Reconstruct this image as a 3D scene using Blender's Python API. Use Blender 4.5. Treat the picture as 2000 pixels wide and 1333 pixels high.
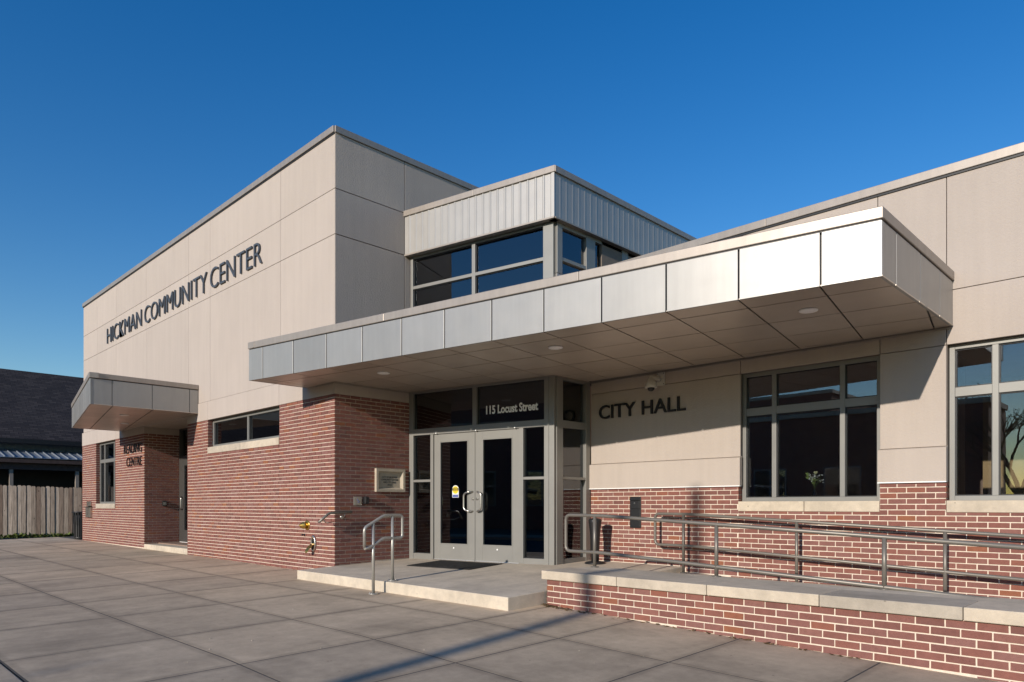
import bpy, math, random
from mathutils import Vector, Matrix

# ------------------------------------------------------------------ scene, camera, sky, sun
for o in list(bpy.data.objects):
    bpy.data.objects.remove(o)
SC = bpy.context.scene
COL = SC.collection
R = math.radians
random.seed(7)

CAM = Vector((10.222, -6.192, 0.946))
cd = bpy.data.cameras.new('camera')
cam = bpy.data.objects.new('camera', cd)
COL.objects.link(cam)
cd.sensor_width = 36.0
cd.lens = 1377.0 / 2000.0 * 36.0
cd.shift_y = (988.0 - 666.5) / 2000.0
cd.clip_start = 0.05
cd.clip_end = 3000.0
cam.location = CAM
cam.rotation_euler = (R(90), 0, R(44.67))
SC.camera = cam

SUN_AZ = 8.0       # light travels +Y, turned this much towards -X
SUN_EL = 17.8
W = bpy.data.worlds.new('World')
SC.world = W
W.use_nodes = True
wn = W.node_tree
sky = wn.nodes.new('ShaderNodeTexSky')
sky.sky_type = 'NISHITA'
sky.sun_disc = False
sky.sun_elevation = R(SUN_EL)
sky.sun_rotation = R(180 - SUN_AZ)
sky.altitude = 300
sky.air_density = 1.25
sky.dust_density = 0.1
sky.ozone_density = 3.0
bg = wn.nodes['Background']
bg.inputs['Strength'].default_value = 0.14
hs = wn.nodes.new('ShaderNodeHueSaturation')
hs.inputs['Saturation'].default_value = 1.40
hs.inputs['Hue'].default_value = 0.512
wn.links.new(sky.outputs[0], hs.inputs['Color'])
wn.links.new(hs.outputs[0], bg.inputs['Color'])

sd = bpy.data.lights.new('sun', 'SUN')
sun = bpy.data.objects.new('sun', sd)
COL.objects.link(sun)
sd.energy = 4.4
sd.angle = R(0.53)
sd.color = (1.0, 0.90, 0.79)
sun.location = (20, -40, 30)
ldir = Vector((-math.sin(R(SUN_AZ)) * math.cos(R(SUN_EL)), math.cos(R(SUN_AZ)) * math.cos(R(SUN_EL)), -math.sin(R(SUN_EL))))
sun.rotation_euler = ldir.to_track_quat('-Z', 'Y').to_euler()

SC.view_settings.view_transform = 'Standard'
SC.view_settings.look = 'None'
SC.view_settings.exposure = 0.0
SC.view_settings.gamma = 1.0
SC.view_settings.use_curve_mapping = False
SC.render.engine = 'CYCLES'
SC.cycles.max_bounces = 8
SC.cycles.transparent_max_bounces = 16
SC.cycles.caustics_reflective = False
SC.cycles.caustics_refractive = False


# ------------------------------------------------------------------ materials
class NT:
    def __init__(s, name):
        s.m = bpy.data.materials.new(name)
        s.m.use_nodes = True
        s.t = s.m.node_tree
        s.b = s.t.nodes['Principled BSDF']
        s.out = s.t.nodes['Material Output']

    def n(s, kind, **kw):
        nd = s.t.nodes.new('ShaderNode' + kind)
        for k, v in kw.items():
            if k.startswith('i_'):
                nd.inputs[k[2:].replace('_', ' ')].default_value = v
            else:
                setattr(nd, k, v)
        return nd

    def l(s, a, b):
        s.t.links.new(a, b)

    def pos(s):
        return s.n('NewGeometry').outputs['Position']

    def noise(s, scale, detail=4.0, rough=0.55, vec=None):
        nd = s.n('TexNoise')
        nd.inputs['Scale'].default_value = scale
        nd.inputs['Detail'].default_value = detail
        nd.inputs['Roughness'].default_value = rough
        s.l(vec if vec is not None else s.pos(), nd.inputs['Vector'])
        return nd.outputs['Fac']

    def scaled(s, v):
        nd = s.n('VectorMath', operation='MULTIPLY')
        s.l(s.pos(), nd.inputs[0])
        nd.inputs[1].default_value = v
        return nd.outputs[0]

    def ramp(s, fac, stops):
        nd = s.n('ValToRGB')
        e = nd.color_ramp.elements
        while len(e) > 1:
            e.remove(e[-1])
        e[0].position = stops[0][0]
        e[0].color = (*stops[0][1], 1)
        for p, c in stops[1:]:
            k = e.new(p)
            k.color = (*c, 1)
        s.l(fac, nd.inputs['Fac'])
        return nd.outputs['Color']

    def mix(s, fac, a, b, mode='MIX'):
        nd = s.n('MixRGB', blend_type=mode)
        for sock, v in (('Fac', fac), ('Color1', a), ('Color2', b)):
            if hasattr(v, 'links') or hasattr(v, 'is_linked'):
                s.l(v, nd.inputs[sock])
            elif isinstance(v, (int, float)):
                nd.inputs[sock].default_value = v
            else:
                nd.inputs[sock].default_value = (*v, 1)
        return nd.outputs['Color']

    def bump(s, h, strength=0.3, dist=0.01):
        nd = s.n('Bump')
        nd.inputs['Strength'].default_value = strength
        nd.inputs['Distance'].default_value = dist
        s.l(h, nd.inputs['Height'])
        s.l(nd.outputs[0], s.b.inputs['Normal'])

    def set(s, color=None, rough=0.6, metal=0.0, spec=0.5):
        if color is not None:
            if hasattr(color, 'is_linked'):
                s.l(color, s.b.inputs['Base Color'])
            else:
                s.b.inputs['Base Color'].default_value = (*color, 1)
        if hasattr(rough, 'is_linked'):
            s.l(rough, s.b.inputs['Roughness'])
        else:
            s.b.inputs['Roughness'].default_value = rough
        s.b.inputs['Metallic'].default_value = metal
        s.b.inputs['Specular IOR Level'].default_value = spec
        return s.m


def g3(v):
    return (v, v, v)


def sc3(c, k):
    return tuple(min(1, x * k) for x in c)


def m_plain(name, c, rough=0.6, metal=0.0, var=0.08, nscale=6.0, bump=0.0, bscale=200.0, spec=0.5):
    t = NT(name)
    col = t.ramp(t.noise(nscale, 5), [(0.3, sc3(c, 1 - var)), (0.7, sc3(c, 1 + var))])
    if bump:
        t.bump(t.noise(bscale, 3), bump, 0.004)
    return t.set(col, rough, metal, spec)


def m_stucco(name, c):
    t = NT(name)
    big = t.ramp(t.noise(0.9, 5, 0.6), [(0.3, sc3(c, 0.95)), (0.7, sc3(c, 1.04))])
    streak = t.noise(1.0, 4, 0.6, t.scaled((7, 7, 0.5)))
    col = t.mix(0.35, big, t.ramp(streak, [(0.35, sc3(c, 0.9)), (0.65, sc3(c, 1.05))]))
    at = t.n('Attribute', attribute_name='rnd')
    col = t.mix(1.0, col, t.ramp(at.outputs['Fac'], [(0, g3(0.965)), (1, g3(1.03))]), 'MULTIPLY')
    t.bump(t.noise(42, 5, 0.75), 0.6, 0.010)
    return t.set(col, 0.9, 0, 0.2)


def m_brick():
    t = NT('face_brick')
    at = t.n('Attribute', attribute_name='rnd')
    col = t.ramp(at.outputs['Fac'], [(0.0, (0.185, 0.083, 0.07)), (0.18, (0.225, 0.096, 0.077)), (0.42, (0.25, 0.103, 0.080)),
                                     (0.62, (0.235, 0.108, 0.091)), (0.80, (0.255, 0.125, 0.106)), (0.92, (0.265, 0.10, 0.066)), (1.0, (0.29, 0.115, 0.06))])
    col = t.mix(0.5, col, t.ramp(t.noise(14, 5, 0.65), [(0.3, g3(0.72)), (0.7, g3(1.15))]), 'MULTIPLY')
    speck = t.ramp(t.noise(230, 2, 0.5), [(0.60, g3(1.0)), (0.68, g3(0.45))])
    col = t.mix(0.75, col, speck, 'MULTIPLY')
    t.bump(t.noise(160, 4, 0.65), 0.5, 0.004)
    return t.set(col, 0.85, 0, 0.25)


def m_mortar():
    t = NT('cream_mortar')
    col = t.ramp(t.noise(25, 4), [(0.3, (0.68, 0.575, 0.465)), (0.7, (0.80, 0.70, 0.58))])
    t.bump(t.noise(220, 3), 0.4, 0.003)
    return t.set(col, 0.95, 0, 0.1)


def m_concrete(name, c, attr=True, streaks=True, edge=0.0):
    t = NT(name)
    col = t.ramp(t.noise(1.3, 8, 0.65), [(0.28, sc3(c, 0.78)), (0.5, c), (0.75, sc3(c, 1.16))])
    col = t.mix(0.55, col, t.ramp(t.noise(9, 6, 0.7), [(0.3, g3(0.74)), (0.7, g3(1.12))]), 'MULTIPLY')
    if streaks:
        st = t.noise(1.0, 6, 0.65, t.scaled((1.1, 0.28, 1)))
        col = t.mix(0.6, col, t.ramp(st, [(0.30, g3(0.60)), (0.5, g3(1.0)), (0.7, g3(1.18))]), 'MULTIPLY')
    dots = t.n('TexVoronoi')
    dots.inputs['Scale'].default_value = 5.0
    t.l(t.pos(), dots.inputs['Vector'])
    col = t.mix(0.6, col, t.ramp(dots.outputs['Distance'], [(0.035, g3(0.35)), (0.06, g3(1.0))]), 'MULTIPLY')
    fine = t.ramp(t.noise(260, 2), [(0.3, g3(0.82)), (0.7, g3(1.12))])
    col = t.mix(0.6, col, fine, 'MULTIPLY')
    if edge:
        # dirt gathered along the edges of each piece
        tc = t.n('TexCoord')
        sp = t.n('SeparateXYZ')
        t.l(tc.outputs['Generated'], sp.inputs[0])
        prev = None
        for ax in ('X', 'Y'):
            pp = t.n('Math', operation='PINGPONG')
            pp.inputs[1].default_value = 0.5
            t.l(sp.outputs[ax], pp.inputs[0])
            if prev is None:
                prev = pp.outputs[0]
            else:
                mn = t.n('Math', operation='MINIMUM')
                t.l(prev, mn.inputs[0])
                t.l(pp.outputs[0], mn.inputs[1])
                prev = mn.outputs[0]
        wv = t.n('Math', operation='MULTIPLY_ADD')
        t.l(t.noise(6, 4, 0.7), wv.inputs[0])
        wv.inputs[1].default_value = -0.05
        t.l(prev, wv.inputs[2])
        col = t.mix(edge, col, t.ramp(wv.outputs[0], [(-0.02 + 0.02, g3(0.62)), (0.03, g3(1.0))]), 'MULTIPLY')
        blot = t.ramp(t.noise(0.55, 5, 0.6), [(0.56, g3(1.0)), (0.66, g3(0.8))])
        col = t.mix(0.8, col, blot, 'MULTIPLY')
        pale = t.ramp(t.noise(2.1, 6, 0.7, t.scaled((0.5, 1.6, 1))), [(0.58, g3(1.0)), (0.72, g3(1.2))])
        col = t.mix(0.8, col, pale, 'MULTIPLY')
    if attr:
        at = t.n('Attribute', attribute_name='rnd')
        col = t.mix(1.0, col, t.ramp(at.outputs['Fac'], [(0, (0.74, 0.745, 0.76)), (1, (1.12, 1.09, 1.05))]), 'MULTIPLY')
    t.bump(t.noise(140, 5, 0.7), 0.35, 0.004)
    return t.set(col, 0.85, 0, 0.3)


def m_glass(name, tint=0.87, ior=1.95):
    t = NT(name)
    fr = t.n('Fresnel')
    fr.inputs['IOR'].default_value = ior
    tr = t.n('BsdfTransparent')
    tr.inputs['Color'].default_value = (tint * 0.95, tint * 0.99, tint, 1)
    gl = t.n('BsdfGlossy')
    gl.inputs['Color'].default_value = (0.92, 0.95, 1.0, 1)
    gl.inputs['Roughness'].default_value = 0.004
    wob = t.n('Bump')
    wob.inputs['Strength'].default_value = 0.02
    wob.inputs['Distance'].default_value = 0.01
    t.l(t.noise(1.6, 2), wob.inputs['Height'])
    t.l(wob.outputs[0], gl.inputs['Normal'])
    mx = t.n('MixShader')
    t.l(fr.outputs[0], mx.inputs[0])
    t.l(tr.outputs[0], mx.inputs[1])
    t.l(gl.outputs[0], mx.inputs[2])
    t.l(mx.outputs[0], t.out.inputs['Surface'])
    return t.m


def m_metal(name, c, rough, metal, var=0.05, streak=0.0, pv=0.0):
    t = NT(name)
    col = t.ramp(t.noise(3.0, 5), [(0.3, sc3(c, 1 - var)), (0.7, sc3(c, 1 + var))])
    if streak:
        col = t.mix(streak, col, t.ramp(t.noise(1, 4, 0.6, t.scaled((14, 14, 0.8))), [(0.35, g3(0.7)), (0.65, g3(1.1))]), 'MULTIPLY')
    if pv:
        at = t.n('Attribute', attribute_name='rnd')
        col = t.mix(1.0, col, t.ramp(at.outputs['Fac'], [(0, g3(1 - pv)), (1, g3(1 + pv))]), 'MULTIPLY')
    rg = t.n('MapRange')
    rg.inputs['To Min'].default_value = max(0.02, rough - 0.05)
    rg.inputs['To Max'].default_value = rough + 0.06
    t.l(t.noise(5.0, 4), rg.inputs['Value'])
    t.set(col, rg.outputs[0], metal)
    t.bump(t.noise(1.3, 2), 0.09, 0.02)
    return t.m


def m_fenceboard():
    t = NT('weathered_fence_board')
    at = t.n('Attribute', attribute_name='rnd')
    col = t.ramp(at.outputs['Fac'], [(0, (0.22, 0.165, 0.13)), (0.5, (0.36, 0.30, 0.245)), (1, (0.50, 0.43, 0.36))])
    grain = t.noise(1, 6, 0.7, t.scaled((40, 40, 2.2)))
    col = t.mix(0.8, col, t.ramp(grain, [(0.32, g3(0.28)), (0.5, g3(0.8)), (0.68, g3(1.2))]), 'MULTIPLY')
    kn = t.n('TexVoronoi')
    kn.inputs['Scale'].default_value = 1
    t.l(t.scaled((7, 7, 3)), kn.inputs['Vector'])
    col = t.mix(0.9, col, t.ramp(kn.outputs['Distance'], [(0.06, g3(0.25)), (0.12, g3(1.0))]), 'MULTIPLY')
    t.bump(grain, 0.5, 0.01)
    return t.set(col, 0.95, 0, 0.1)


def m_shingle():
    t = NT('dark_roof_shingles')
    br = t.n('TexBrick')
    br.inputs['Scale'].default_value = 1.0
    br.inputs['Brick Width'].default_value = 0.3
    br.inputs['Row Height'].default_value = 0.13
    br.inputs['Mortar Size'].default_value = 0.008
    br.inputs['Color1'].default_value = (0.058, 0.05, 0.05, 1)
    br.inputs['Color2'].default_value = (0.03, 0.027, 0.03, 1)
    br.inputs['Mortar'].default_value = (0.012, 0.012, 0.014, 1)
    sx = t.n('SeparateXYZ')
    t.l(t.pos(), sx.inputs[0])
    cb = t.n('CombineXYZ')
    t.l(sx.outputs['Y'], cb.inputs['X'])
    ml = t.n('Math', operation='MULTIPLY')
    ml.inputs[1].default_value = 1.6
    t.l(sx.outputs['Z'], ml.inputs[0])
    t.l(ml.outputs[0], cb.inputs['Y'])
    t.l(cb.outputs[0], br.inputs['Vector'])
    col = t.mix(0.8, br.outputs['Color'], t.ramp(t.noise(40, 3), [(0.3, g3(0.7)), (0.7, g3(1.2))]), 'MULTIPLY')
    t.bump(br.outputs['Fac'], 0.6, 0.02)
    return t.set(col, 0.95, 0, 0.2)


def m_brick_far():
    t = NT('far_brick')
    br = t.n('TexBrick')
    br.inputs['Scale'].default_value = 1.0
    br.inputs['Brick Width'].default_value = 0.21
    br.inputs['Row Height'].default_value = 0.07
    br.inputs['Mortar Size'].default_value = 0.008
    br.inputs['Color1'].default_value = (0.24, 0.075, 0.055, 1)
    br.inputs['Color2'].default_value = (0.17, 0.06, 0.05, 1)
    br.inputs['Mortar'].default_value = (0.3, 0.25, 0.2, 1)
    sx = t.n('SeparateXYZ')
    t.l(t.pos(), sx.inputs[0])
    cb = t.n('CombineXYZ')
    ad = t.n('Math', operation='ADD')
    t.l(sx.outputs['X'], ad.inputs[0])
    t.l(sx.outputs['Y'], ad.inputs[1])
    t.l(ad.outputs[0], cb.inputs['X'])
    t.l(sx.outputs['Z'], cb.inputs['Y'])
    t.l(cb.outputs[0], br.inputs['Vector'])
    return t.set(br.outputs['Color'], 0.9, 0, 0.2)


def m_wood(name, c):
    t = NT(name)
    gr = t.noise(1, 5, 0.6, t.scaled((5, 5, 0.7)))
    wv = t.n('TexWave')
    wv.inputs['Scale'].default_value = 2.2
    wv.inputs['Distortion'].default_value = 9
    wv.inputs['Detail'].default_value = 3
    t.l(t.scaled((1, 1, 0.3)), wv.inputs['Vector'])
    col = t.mix(0.5, t.ramp(gr, [(0.3, sc3(c, 0.85)), (0.7, sc3(c, 1.1))]), t.ramp(wv.outputs['Fac'], [(0, sc3(c, 0.82)), (0.5, c)]))
    return t.set(col, 0.5)


def m_leaf(name, c):
    t = NT(name)
    at = t.n('Attribute', attribute_name='rnd')
    col = t.ramp(at.outputs['Fac'], [(0, sc3(c, 0.55)), (1, sc3(c, 1.5))])
    return t.set(col, 0.7, 0, 0.3)


M = {}
BEIGE = (0.485, 0.42, 0.365)
M['stucco'] = m_stucco('beige_stucco', BEIGE)
M['joint'] = m_plain('shadow_joint', (0.20, 0.165, 0.135), 0.95)
M['brick'] = m_brick()
M['mortar'] = m_mortar()
M['slab'] = m_concrete('paving_concrete', (0.56, 0.452, 0.325), edge=0.5)
M['platform'] = m_concrete('platform_concrete', (0.61, 0.53, 0.415), attr=False)
M['stone'] = m_concrete('cast_stone', (0.56, 0.49, 0.39), attr=True, streaks=False)
M['gap'] = m_plain('joint_dirt', (0.075, 0.068, 0.06), 1.0)
M['fascia'] = m_metal('silver_composite_panel', (0.35, 0.34, 0.318), 0.41, 0.42, 0.03, 0.15, 0.09)
M['soffit'] = m_metal('bronze_soffit_panel', (0.55, 0.475, 0.39), 0.36, 0.3, 0.05, 0.0, 0.06)
M['coping'] = m_metal('taupe_coping', (0.36, 0.315, 0.27), 0.42, 0.35, 0.05, 0.25)
M['siding'] = m_metal('silver_ribbed_siding', (0.40, 0.385, 0.36), 0.45, 0.45, 0.04)
M['frame'] = m_metal('anodized_frame', (0.25, 0.245, 0.225), 0.45, 0.3, 0.04)
M['darkdoor'] = m_metal('dark_bronze_door', (0.06, 0.058, 0.054), 0.5, 0.1, 0.04)
M['door'] = m_metal('grey_painted_door', (0.235, 0.23, 0.21), 0.5, 0.1, 0.04)
M['steel'] = m_metal('brushed_steel', (0.55, 0.53, 0.49), 0.28, 0.95, 0.05)
M['rail'] = m_metal('taupe_rail_paint', (0.19, 0.172, 0.146), 0.4, 0.3, 0.05)
M['railbright'] = m_metal('satin_rail_paint', (0.40, 0.385, 0.345), 0.36, 0.45, 0.05)
M['black'] = m_plain('black_paint', (0.018, 0.018, 0.019), 0.45)
M['blackmetal'] = m_metal('black_powder_coat', (0.02, 0.02, 0.021), 0.38, 0.1)
M['slate'] = m_metal('slate_letter', (0.072, 0.082, 0.098), 0.5, 0.2)
M['white'] = m_plain('white_plastic', (0.62, 0.60, 0.55), 0.4)
M['vinyl'] = m_plain('white_vinyl', (0.9, 0.9, 0.88), 0.6, 0, 0.02)
M['brass'] = m_metal('brass', (0.60, 0.40, 0.11), 0.3, 0.95)
M['glass'] = m_glass('tinted_glass')
M['darkglass'] = m_glass('dark_tinted_glass', 0.78, 2.0)
M['clear'] = m_glass('clear_glass', 0.93, 1.45)
M['inwall'] = m_plain('interior_wall', (0.5, 0.42, 0.34), 0.8)
M['indark'] = m_plain('interior_dark', (0.34, 0.22, 0.17), 0.8)
M['infloor'] = m_plain('interior_floor', (0.30, 0.21, 0.16), 0.5)
M['wood'] = m_wood('maple_panel', (0.50, 0.31, 0.14))
M['fence'] = m_fenceboard()
M['shingle'] = m_shingle()
M['bluesiding'] = m_plain('blue_grey_siding', (0.20, 0.25, 0.30), 0.8)
M['roofmetal'] = m_metal('galvanized_roof', (0.34, 0.38, 0.42), 0.4, 0.5, 0.1)
M['brownwood'] = m_plain('brown_beam', (0.075, 0.05, 0.042), 0.8, 0, 0.25, 8)
M['post'] = m_plain('pale_post', (0.30, 0.26, 0.22), 0.8)
M['asphalt'] = m_plain('asphalt', (0.05, 0.05, 0.053), 0.9, 0, 0.2, 3, 0.5, 120)
M['soil'] = m_plain('soil', (0.14, 0.115, 0.085), 1.0, 0, 0.3, 2.5, 0.5, 60)
M['leaf'] = m_leaf('weed_leaf', (0.115, 0.15, 0.035))
M['litter'] = m_leaf('dry_leaf', (0.16, 0.105, 0.05))
M['treeleaf'] = m_leaf('tree_leaf', (0.07, 0.10, 0.03))
M['bark'] = m_plain('bark', (0.085, 0.07, 0.058), 0.95, 0, 0.25, 9)
M['farbrick'] = m_brick_far()
M['yellow'] = m_plain('sticker_yellow', (0.85, 0.62, 0.03), 0.5, 0, 0.02)
M['stickwhite'] = m_plain('sticker_white', (0.8, 0.8, 0.8), 0.5, 0, 0.02)
M['stickblue'] = m_plain('sticker_blue', (0.10, 0.13, 0.36), 0.5, 0, 0.02)
M['mat'] = m_plain('rubber_mat', (0.03, 0.027, 0.024), 0.9, 0, 0.3, 40, 0.6, 300)
M['rose'] = m_leaf('pale_rose', (0.75, 0.72, 0.42))
M['flower'] = m_leaf('white_blossom', (0.72, 0.72, 0.66))
M['letterblack'] = m_plain('black_letter', (0.012, 0.012, 0.014), 0.4)

# ------------------------------------------------------------------ mesh helpers
ORG = {}


def link(o, parent, origin):
    COL.objects.link(o)
    if parent is not None:
        o.parent = parent
        o.location = origin - ORG[parent]
    else:
        o.location = origin
    ORG[o] = origin


def tag(o, label=None, cat=None, group=None, kind=None):
    if label:
        o['label'] = label
    if cat:
        o['category'] = cat
    if group:
        o['group'] = group
    if kind:
        o['kind'] = kind
    return o


def thing(name, loc, label, cat, group=None):
    o = bpy.data.objects.new(name, None)
    o.empty_display_size = 0.2
    link(o, None, Vector(loc))
    return tag(o, label, cat, group)


class Fr:
    def __init__(s, o, u, out):
        s.o = Vector(o)
        s.u = Vector(u).normalized()
        s.out = Vector(out).normalized()

    def P(s, u, v, d=0.0):
        return Vector((s.o.x + s.u.x * u + s.out.x * d, s.o.y + s.u.y * u + s.out.y * d, s.o.z + v))


WORLD = Fr((0, 0, 0), (1, 0, 0), (0, -1, 0))


class MB:
    def __init__(s):
        s.v = []
        s.f = []
        s.r = []
        s.sm = []

    def poly(s, pts, rnd=0.5, smooth=False):
        b = len(s.v)
        s.v.extend(Vector(p) for p in pts)
        s.f.append(tuple(range(b, b + len(pts))))
        s.r.append(rnd)
        s.sm.append(smooth)

    def hexa(s, c, rnd=0.5, skip=()):
        b = len(s.v)
        s.v.extend(c)
        fs = [(0, 3, 2, 1), (4, 5, 6, 7), (0, 1, 5, 4), (1, 2, 6, 5), (2, 3, 7, 6), (3, 0, 4, 7)]
        for i, q in enumerate(fs):
            if i in skip:
                continue
            s.f.append(tuple(b + k for k in q))
            s.r.append(rnd)
            s.sm.append(False)
        return s

    def fbox(s, fr, u0, u1, v0, v1, d0, d1, rnd=0.5, skip=()):
        s.hexa([fr.P(u0, v0, d0), fr.P(u1, v0, d0), fr.P(u1, v1, d0), fr.P(u0, v1, d0),
                fr.P(u0, v0, d1), fr.P(u1, v0, d1), fr.P(u1, v1, d1), fr.P(u0, v1, d1)], rnd, skip)
        return s

    def box(s, x0, x1, y0, y1, z0, z1, rnd=0.5):
        return s.fbox(WORLD, x0, x1, z0, z1, -y1, -y0, rnd)

    def prism(s, pts, z0, z1, rnd=0.5):
        n = len(pts)
        z0f = z0 if callable(z0) else (lambda x, y: z0)
        z1f = z1 if callable(z1) else (lambda x, y: z1)
        b = len(s.v)
        s.v.extend(Vector((p[0], p[1], z0f(p[0], p[1]))) for p in pts)
        s.v.extend(Vector((p[0], p[1], z1f(p[0], p[1]))) for p in pts)
        s.f.append(tuple(b + k for k in reversed(range(n))))
        s.f.append(tuple(b + n + k for k in range(n)))
        for k in range(n):
            j = (k + 1) % n
            s.f.append((b + k, b + j, b + n + j, b + n + k))
        s.r.extend([rnd] * (n + 2))
        s.sm.extend([False] * (n + 2))
        return s

    def tube(s, path, r, n=10, caps=True, rnd=0.5, closed=False):
        path = [Vector(p) for p in path]
        rs = r if isinstance(r, (list, tuple)) else [r] * len(path)
        prev = None
        rings = []
        N = len(path)
        for i, p in enumerate(path):
            if i == 0:
                t = path[1] - path[0]
            elif i == N - 1:
                t = path[-1] - path[-2]
            else:
                t = (path[i + 1] - path[i]).normalized() + (path[i] - path[i - 1]).normalized()
            t.normalize()
            if prev is None:
                a = Vector((0, 0, 1)) if abs(t.z) < 0.9 else Vector((1, 0, 0))
                e1 = t.cross(a).normalized()
            else:
                e1 = (prev - t * prev.dot(t)).normalized()
            prev = e1
            e2 = t.cross(e1)
            k = 1.0
            if 0 < i < N - 1:
                cs = (path[i + 1] - path[i]).normalized().dot(t)
                k = 1.0 / max(0.6, cs)
            b = len(s.v)
            for q in range(n):
                an = 2 * math.pi * q / n
                s.v.append(p + (e1 * math.cos(an) + e2 * math.sin(an)) * rs[i] * (1 if k < 1.0001 else min(k, 1.3)))
            rings.append(b)
        for i in range(N - 1):
            a, b = rings[i], rings[i + 1]
            for q in range(n):
                w = (q + 1) % n
                s.f.append((a + q, a + w, b + w, b + q))
                s.r.append(rnd)
                s.sm.append(True)
        if caps:
            s.f.append(tuple(rings[0] + q for q in reversed(range(n))))
            s.f.append(tuple(rings[-1] + q for q in range(n)))
            s.r.extend([rnd] * 2)
            s.sm.extend([False] * 2)
        return s

    def lathe(s, c, prof, n=20, axis=(0, 0, 1), rnd=0.5):
        c = Vector(c)
        ax = Vector(axis).normalized()
        a = Vector((1, 0, 0)) if abs(ax.x) < 0.9 else Vector((0, 1, 0))
        e1 = ax.cross(a).normalized()
        e2 = ax.cross(e1)
        rings = []
        for r, h in prof:
            b = len(s.v)
            for q in range(n):
                an = 2 * math.pi * q / n
                s.v.append(c + ax * h + (e1 * math.cos(an) + e2 * math.sin(an)) * r)
            rings.append(b)
        for i in range(len(prof) - 1):
            a_, b_ = rings[i], rings[i + 1]
            for q in range(n):
                w = (q + 1) % n
                s.f.append((a_ + q, a_ + w, b_ + w, b_ + q))
                s.r.append(rnd)
                s.sm.append(True)
        s.f.append(tuple(rings[0] + q for q in reversed(range(n))))
        s.f.append(tuple(rings[-1] + q for q in range(n)))
        s.r.extend([rnd] * 2)
        s.sm.extend([False] * 2)
        return s

    def build(s, name, mat, parent=None, kind=None, bevel=0.0, label=None, flat=False):
        if not s.v:
            return None
        lo = Vector((min(v.x for v in s.v), min(v.y for v in s.v), min(v.z for v in s.v)))
        hi = Vector((max(v.x for v in s.v), max(v.y for v in s.v), max(v.z for v in s.v)))
        org = Vector(((lo.x + hi.x) / 2, (lo.y + hi.y) / 2, lo.z))
        me = bpy.data.meshes.new(name)
        me.from_pydata([tuple(v - org) for v in s.v], [], s.f)
        at = me.attributes.new('rnd', 'FLOAT', 'FACE')
        at.data.foreach_set('value', s.r)
        if not flat and any(s.sm):
            me.polygons.foreach_set('use_smooth', s.sm)
        me.materials.append(M[mat] if isinstance(mat, str) else mat)
        me.update()
        o = bpy.data.objects.new(name, me)
        link(o, parent, org)
        if kind:
            o['kind'] = kind
        if label:
            o['label'] = label
        if bevel:
            bv = o.modifiers.new('bevel', 'BEVEL')
            bv.width = bevel
            bv.segments = 2
            bv.limit_method = 'ANGLE'
            bv.angle_limit = R(40)
        return o


def structure(mb, name, mat, bevel=0.0):
    return mb.build(name, mat, None, 'structure', bevel)


def arc(c, r, a0, a1, e1, e2, n=6):
    return [Vector(c) + (Vector(e1) * math.cos(a0 + (a1 - a0) * k / n) + Vector(e2) * math.sin(a0 + (a1 - a0) * k / n)) * r for k in range(n + 1)]


def rounded_path(pts, r, n=5):
    """polyline with its inner corners rounded"""
    pts = [Vector(p) for p in pts]
    out = [pts[0]]
    for i in range(1, len(pts) - 1):
        a, b, c = pts[i - 1], pts[i], pts[i + 1]
        d1 = (a - b)
        d2 = (c - b)
        rr = min(r, d1.length * 0.49, d2.length * 0.49)
        p1 = b + d1.normalized() * rr
        p2 = b + d2.normalized() * rr
        for k in range(n + 1):
            t = k / n
            out.append(p1 * (1 - t) ** 2 + b * 2 * t * (1 - t) + p2 * t * t)
    out.append(pts[-1])
    return out


def zg(x, y):
    xs = [-30, -14.5, -6.2, -1.2, 4.6, 7.1, 8.3, 12, 20]
    zs = [-.11, -.13, -.165, -.195, -.205, -.285, -.315, -.40, -.55]
    if x <= xs[0]:
        z = zs[0]
    elif x >= xs[-1]:
        z = zs[-1]
    else:
        for i in range(len(xs) - 1):
            if xs[i] <= x <= xs[i + 1]:
                t = (x - xs[i]) / (xs[i + 1] - xs[i])
                z = zs[i] * (1 - t) + zs[i + 1] * t
                break
    return z + 0.022 * max(-5.1, min(0.5, y))


def zplat(x, y):
    return -0.032 * (1.57 - y)


def text_mesh(body, bold=0.0, depth=0.05):
    """text as a list of connected letters, each (verts, faces) in text space: x right, y up, z out"""
    cu = bpy.data.curves.new('lettering', 'FONT')
    cu.body = body
    cu.size = 1.0
    cu.extrude = depth
    cu.offset = bold
    cu.resolution_u = 4
    ob = bpy.data.objects.new('lettering', cu)
    COL.objects.link(ob)
    bpy.context.view_layer.update()
    dg = bpy.context.evaluated_depsgraph_get()
    me = bpy.data.meshes.new_from_object(ob.evaluated_get(dg))
    vs = [v.co.copy() for v in me.vertices]
    # weld by position so that front, sides and back of one letter connect
    key = {}
    rep = []
    for i, v in enumerate(vs):
        k = (round(v.x, 4), round(v.y, 4), round(v.z, 3))
        rep.append(key.setdefault(k, i))
    par = list(range(len(vs)))

    def find(a):
        while par[a] != a:
            par[a] = par[par[a]]
            a = par[a]
        return a
    faces = [[rep[i] for i in p.vertices] for p in me.polygons]
    for f in faces:
        for q in f[1:]:
            a, b = find(f[0]), find(q)
            if a != b:
                par[a] = b
    comp = {}
    for f in faces:
        if len(set(f)) < 3:
            continue
        comp.setdefault(find(f[0]), []).append(f)
    out = []
    for fs in comp.values():
        ids = sorted({i for f in fs for i in f})
        mp = {i: k for k, i in enumerate(ids)}
        out.append(([vs[i] for i in ids], [[mp[i] for i in f] for f in fs]))
    out.sort(key=lambda c: min(v.x for v in c[0]))
    bpy.data.objects.remove(ob)
    bpy.data.curves.remove(cu)
    bpy.data.meshes.remove(me)
    return out


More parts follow.
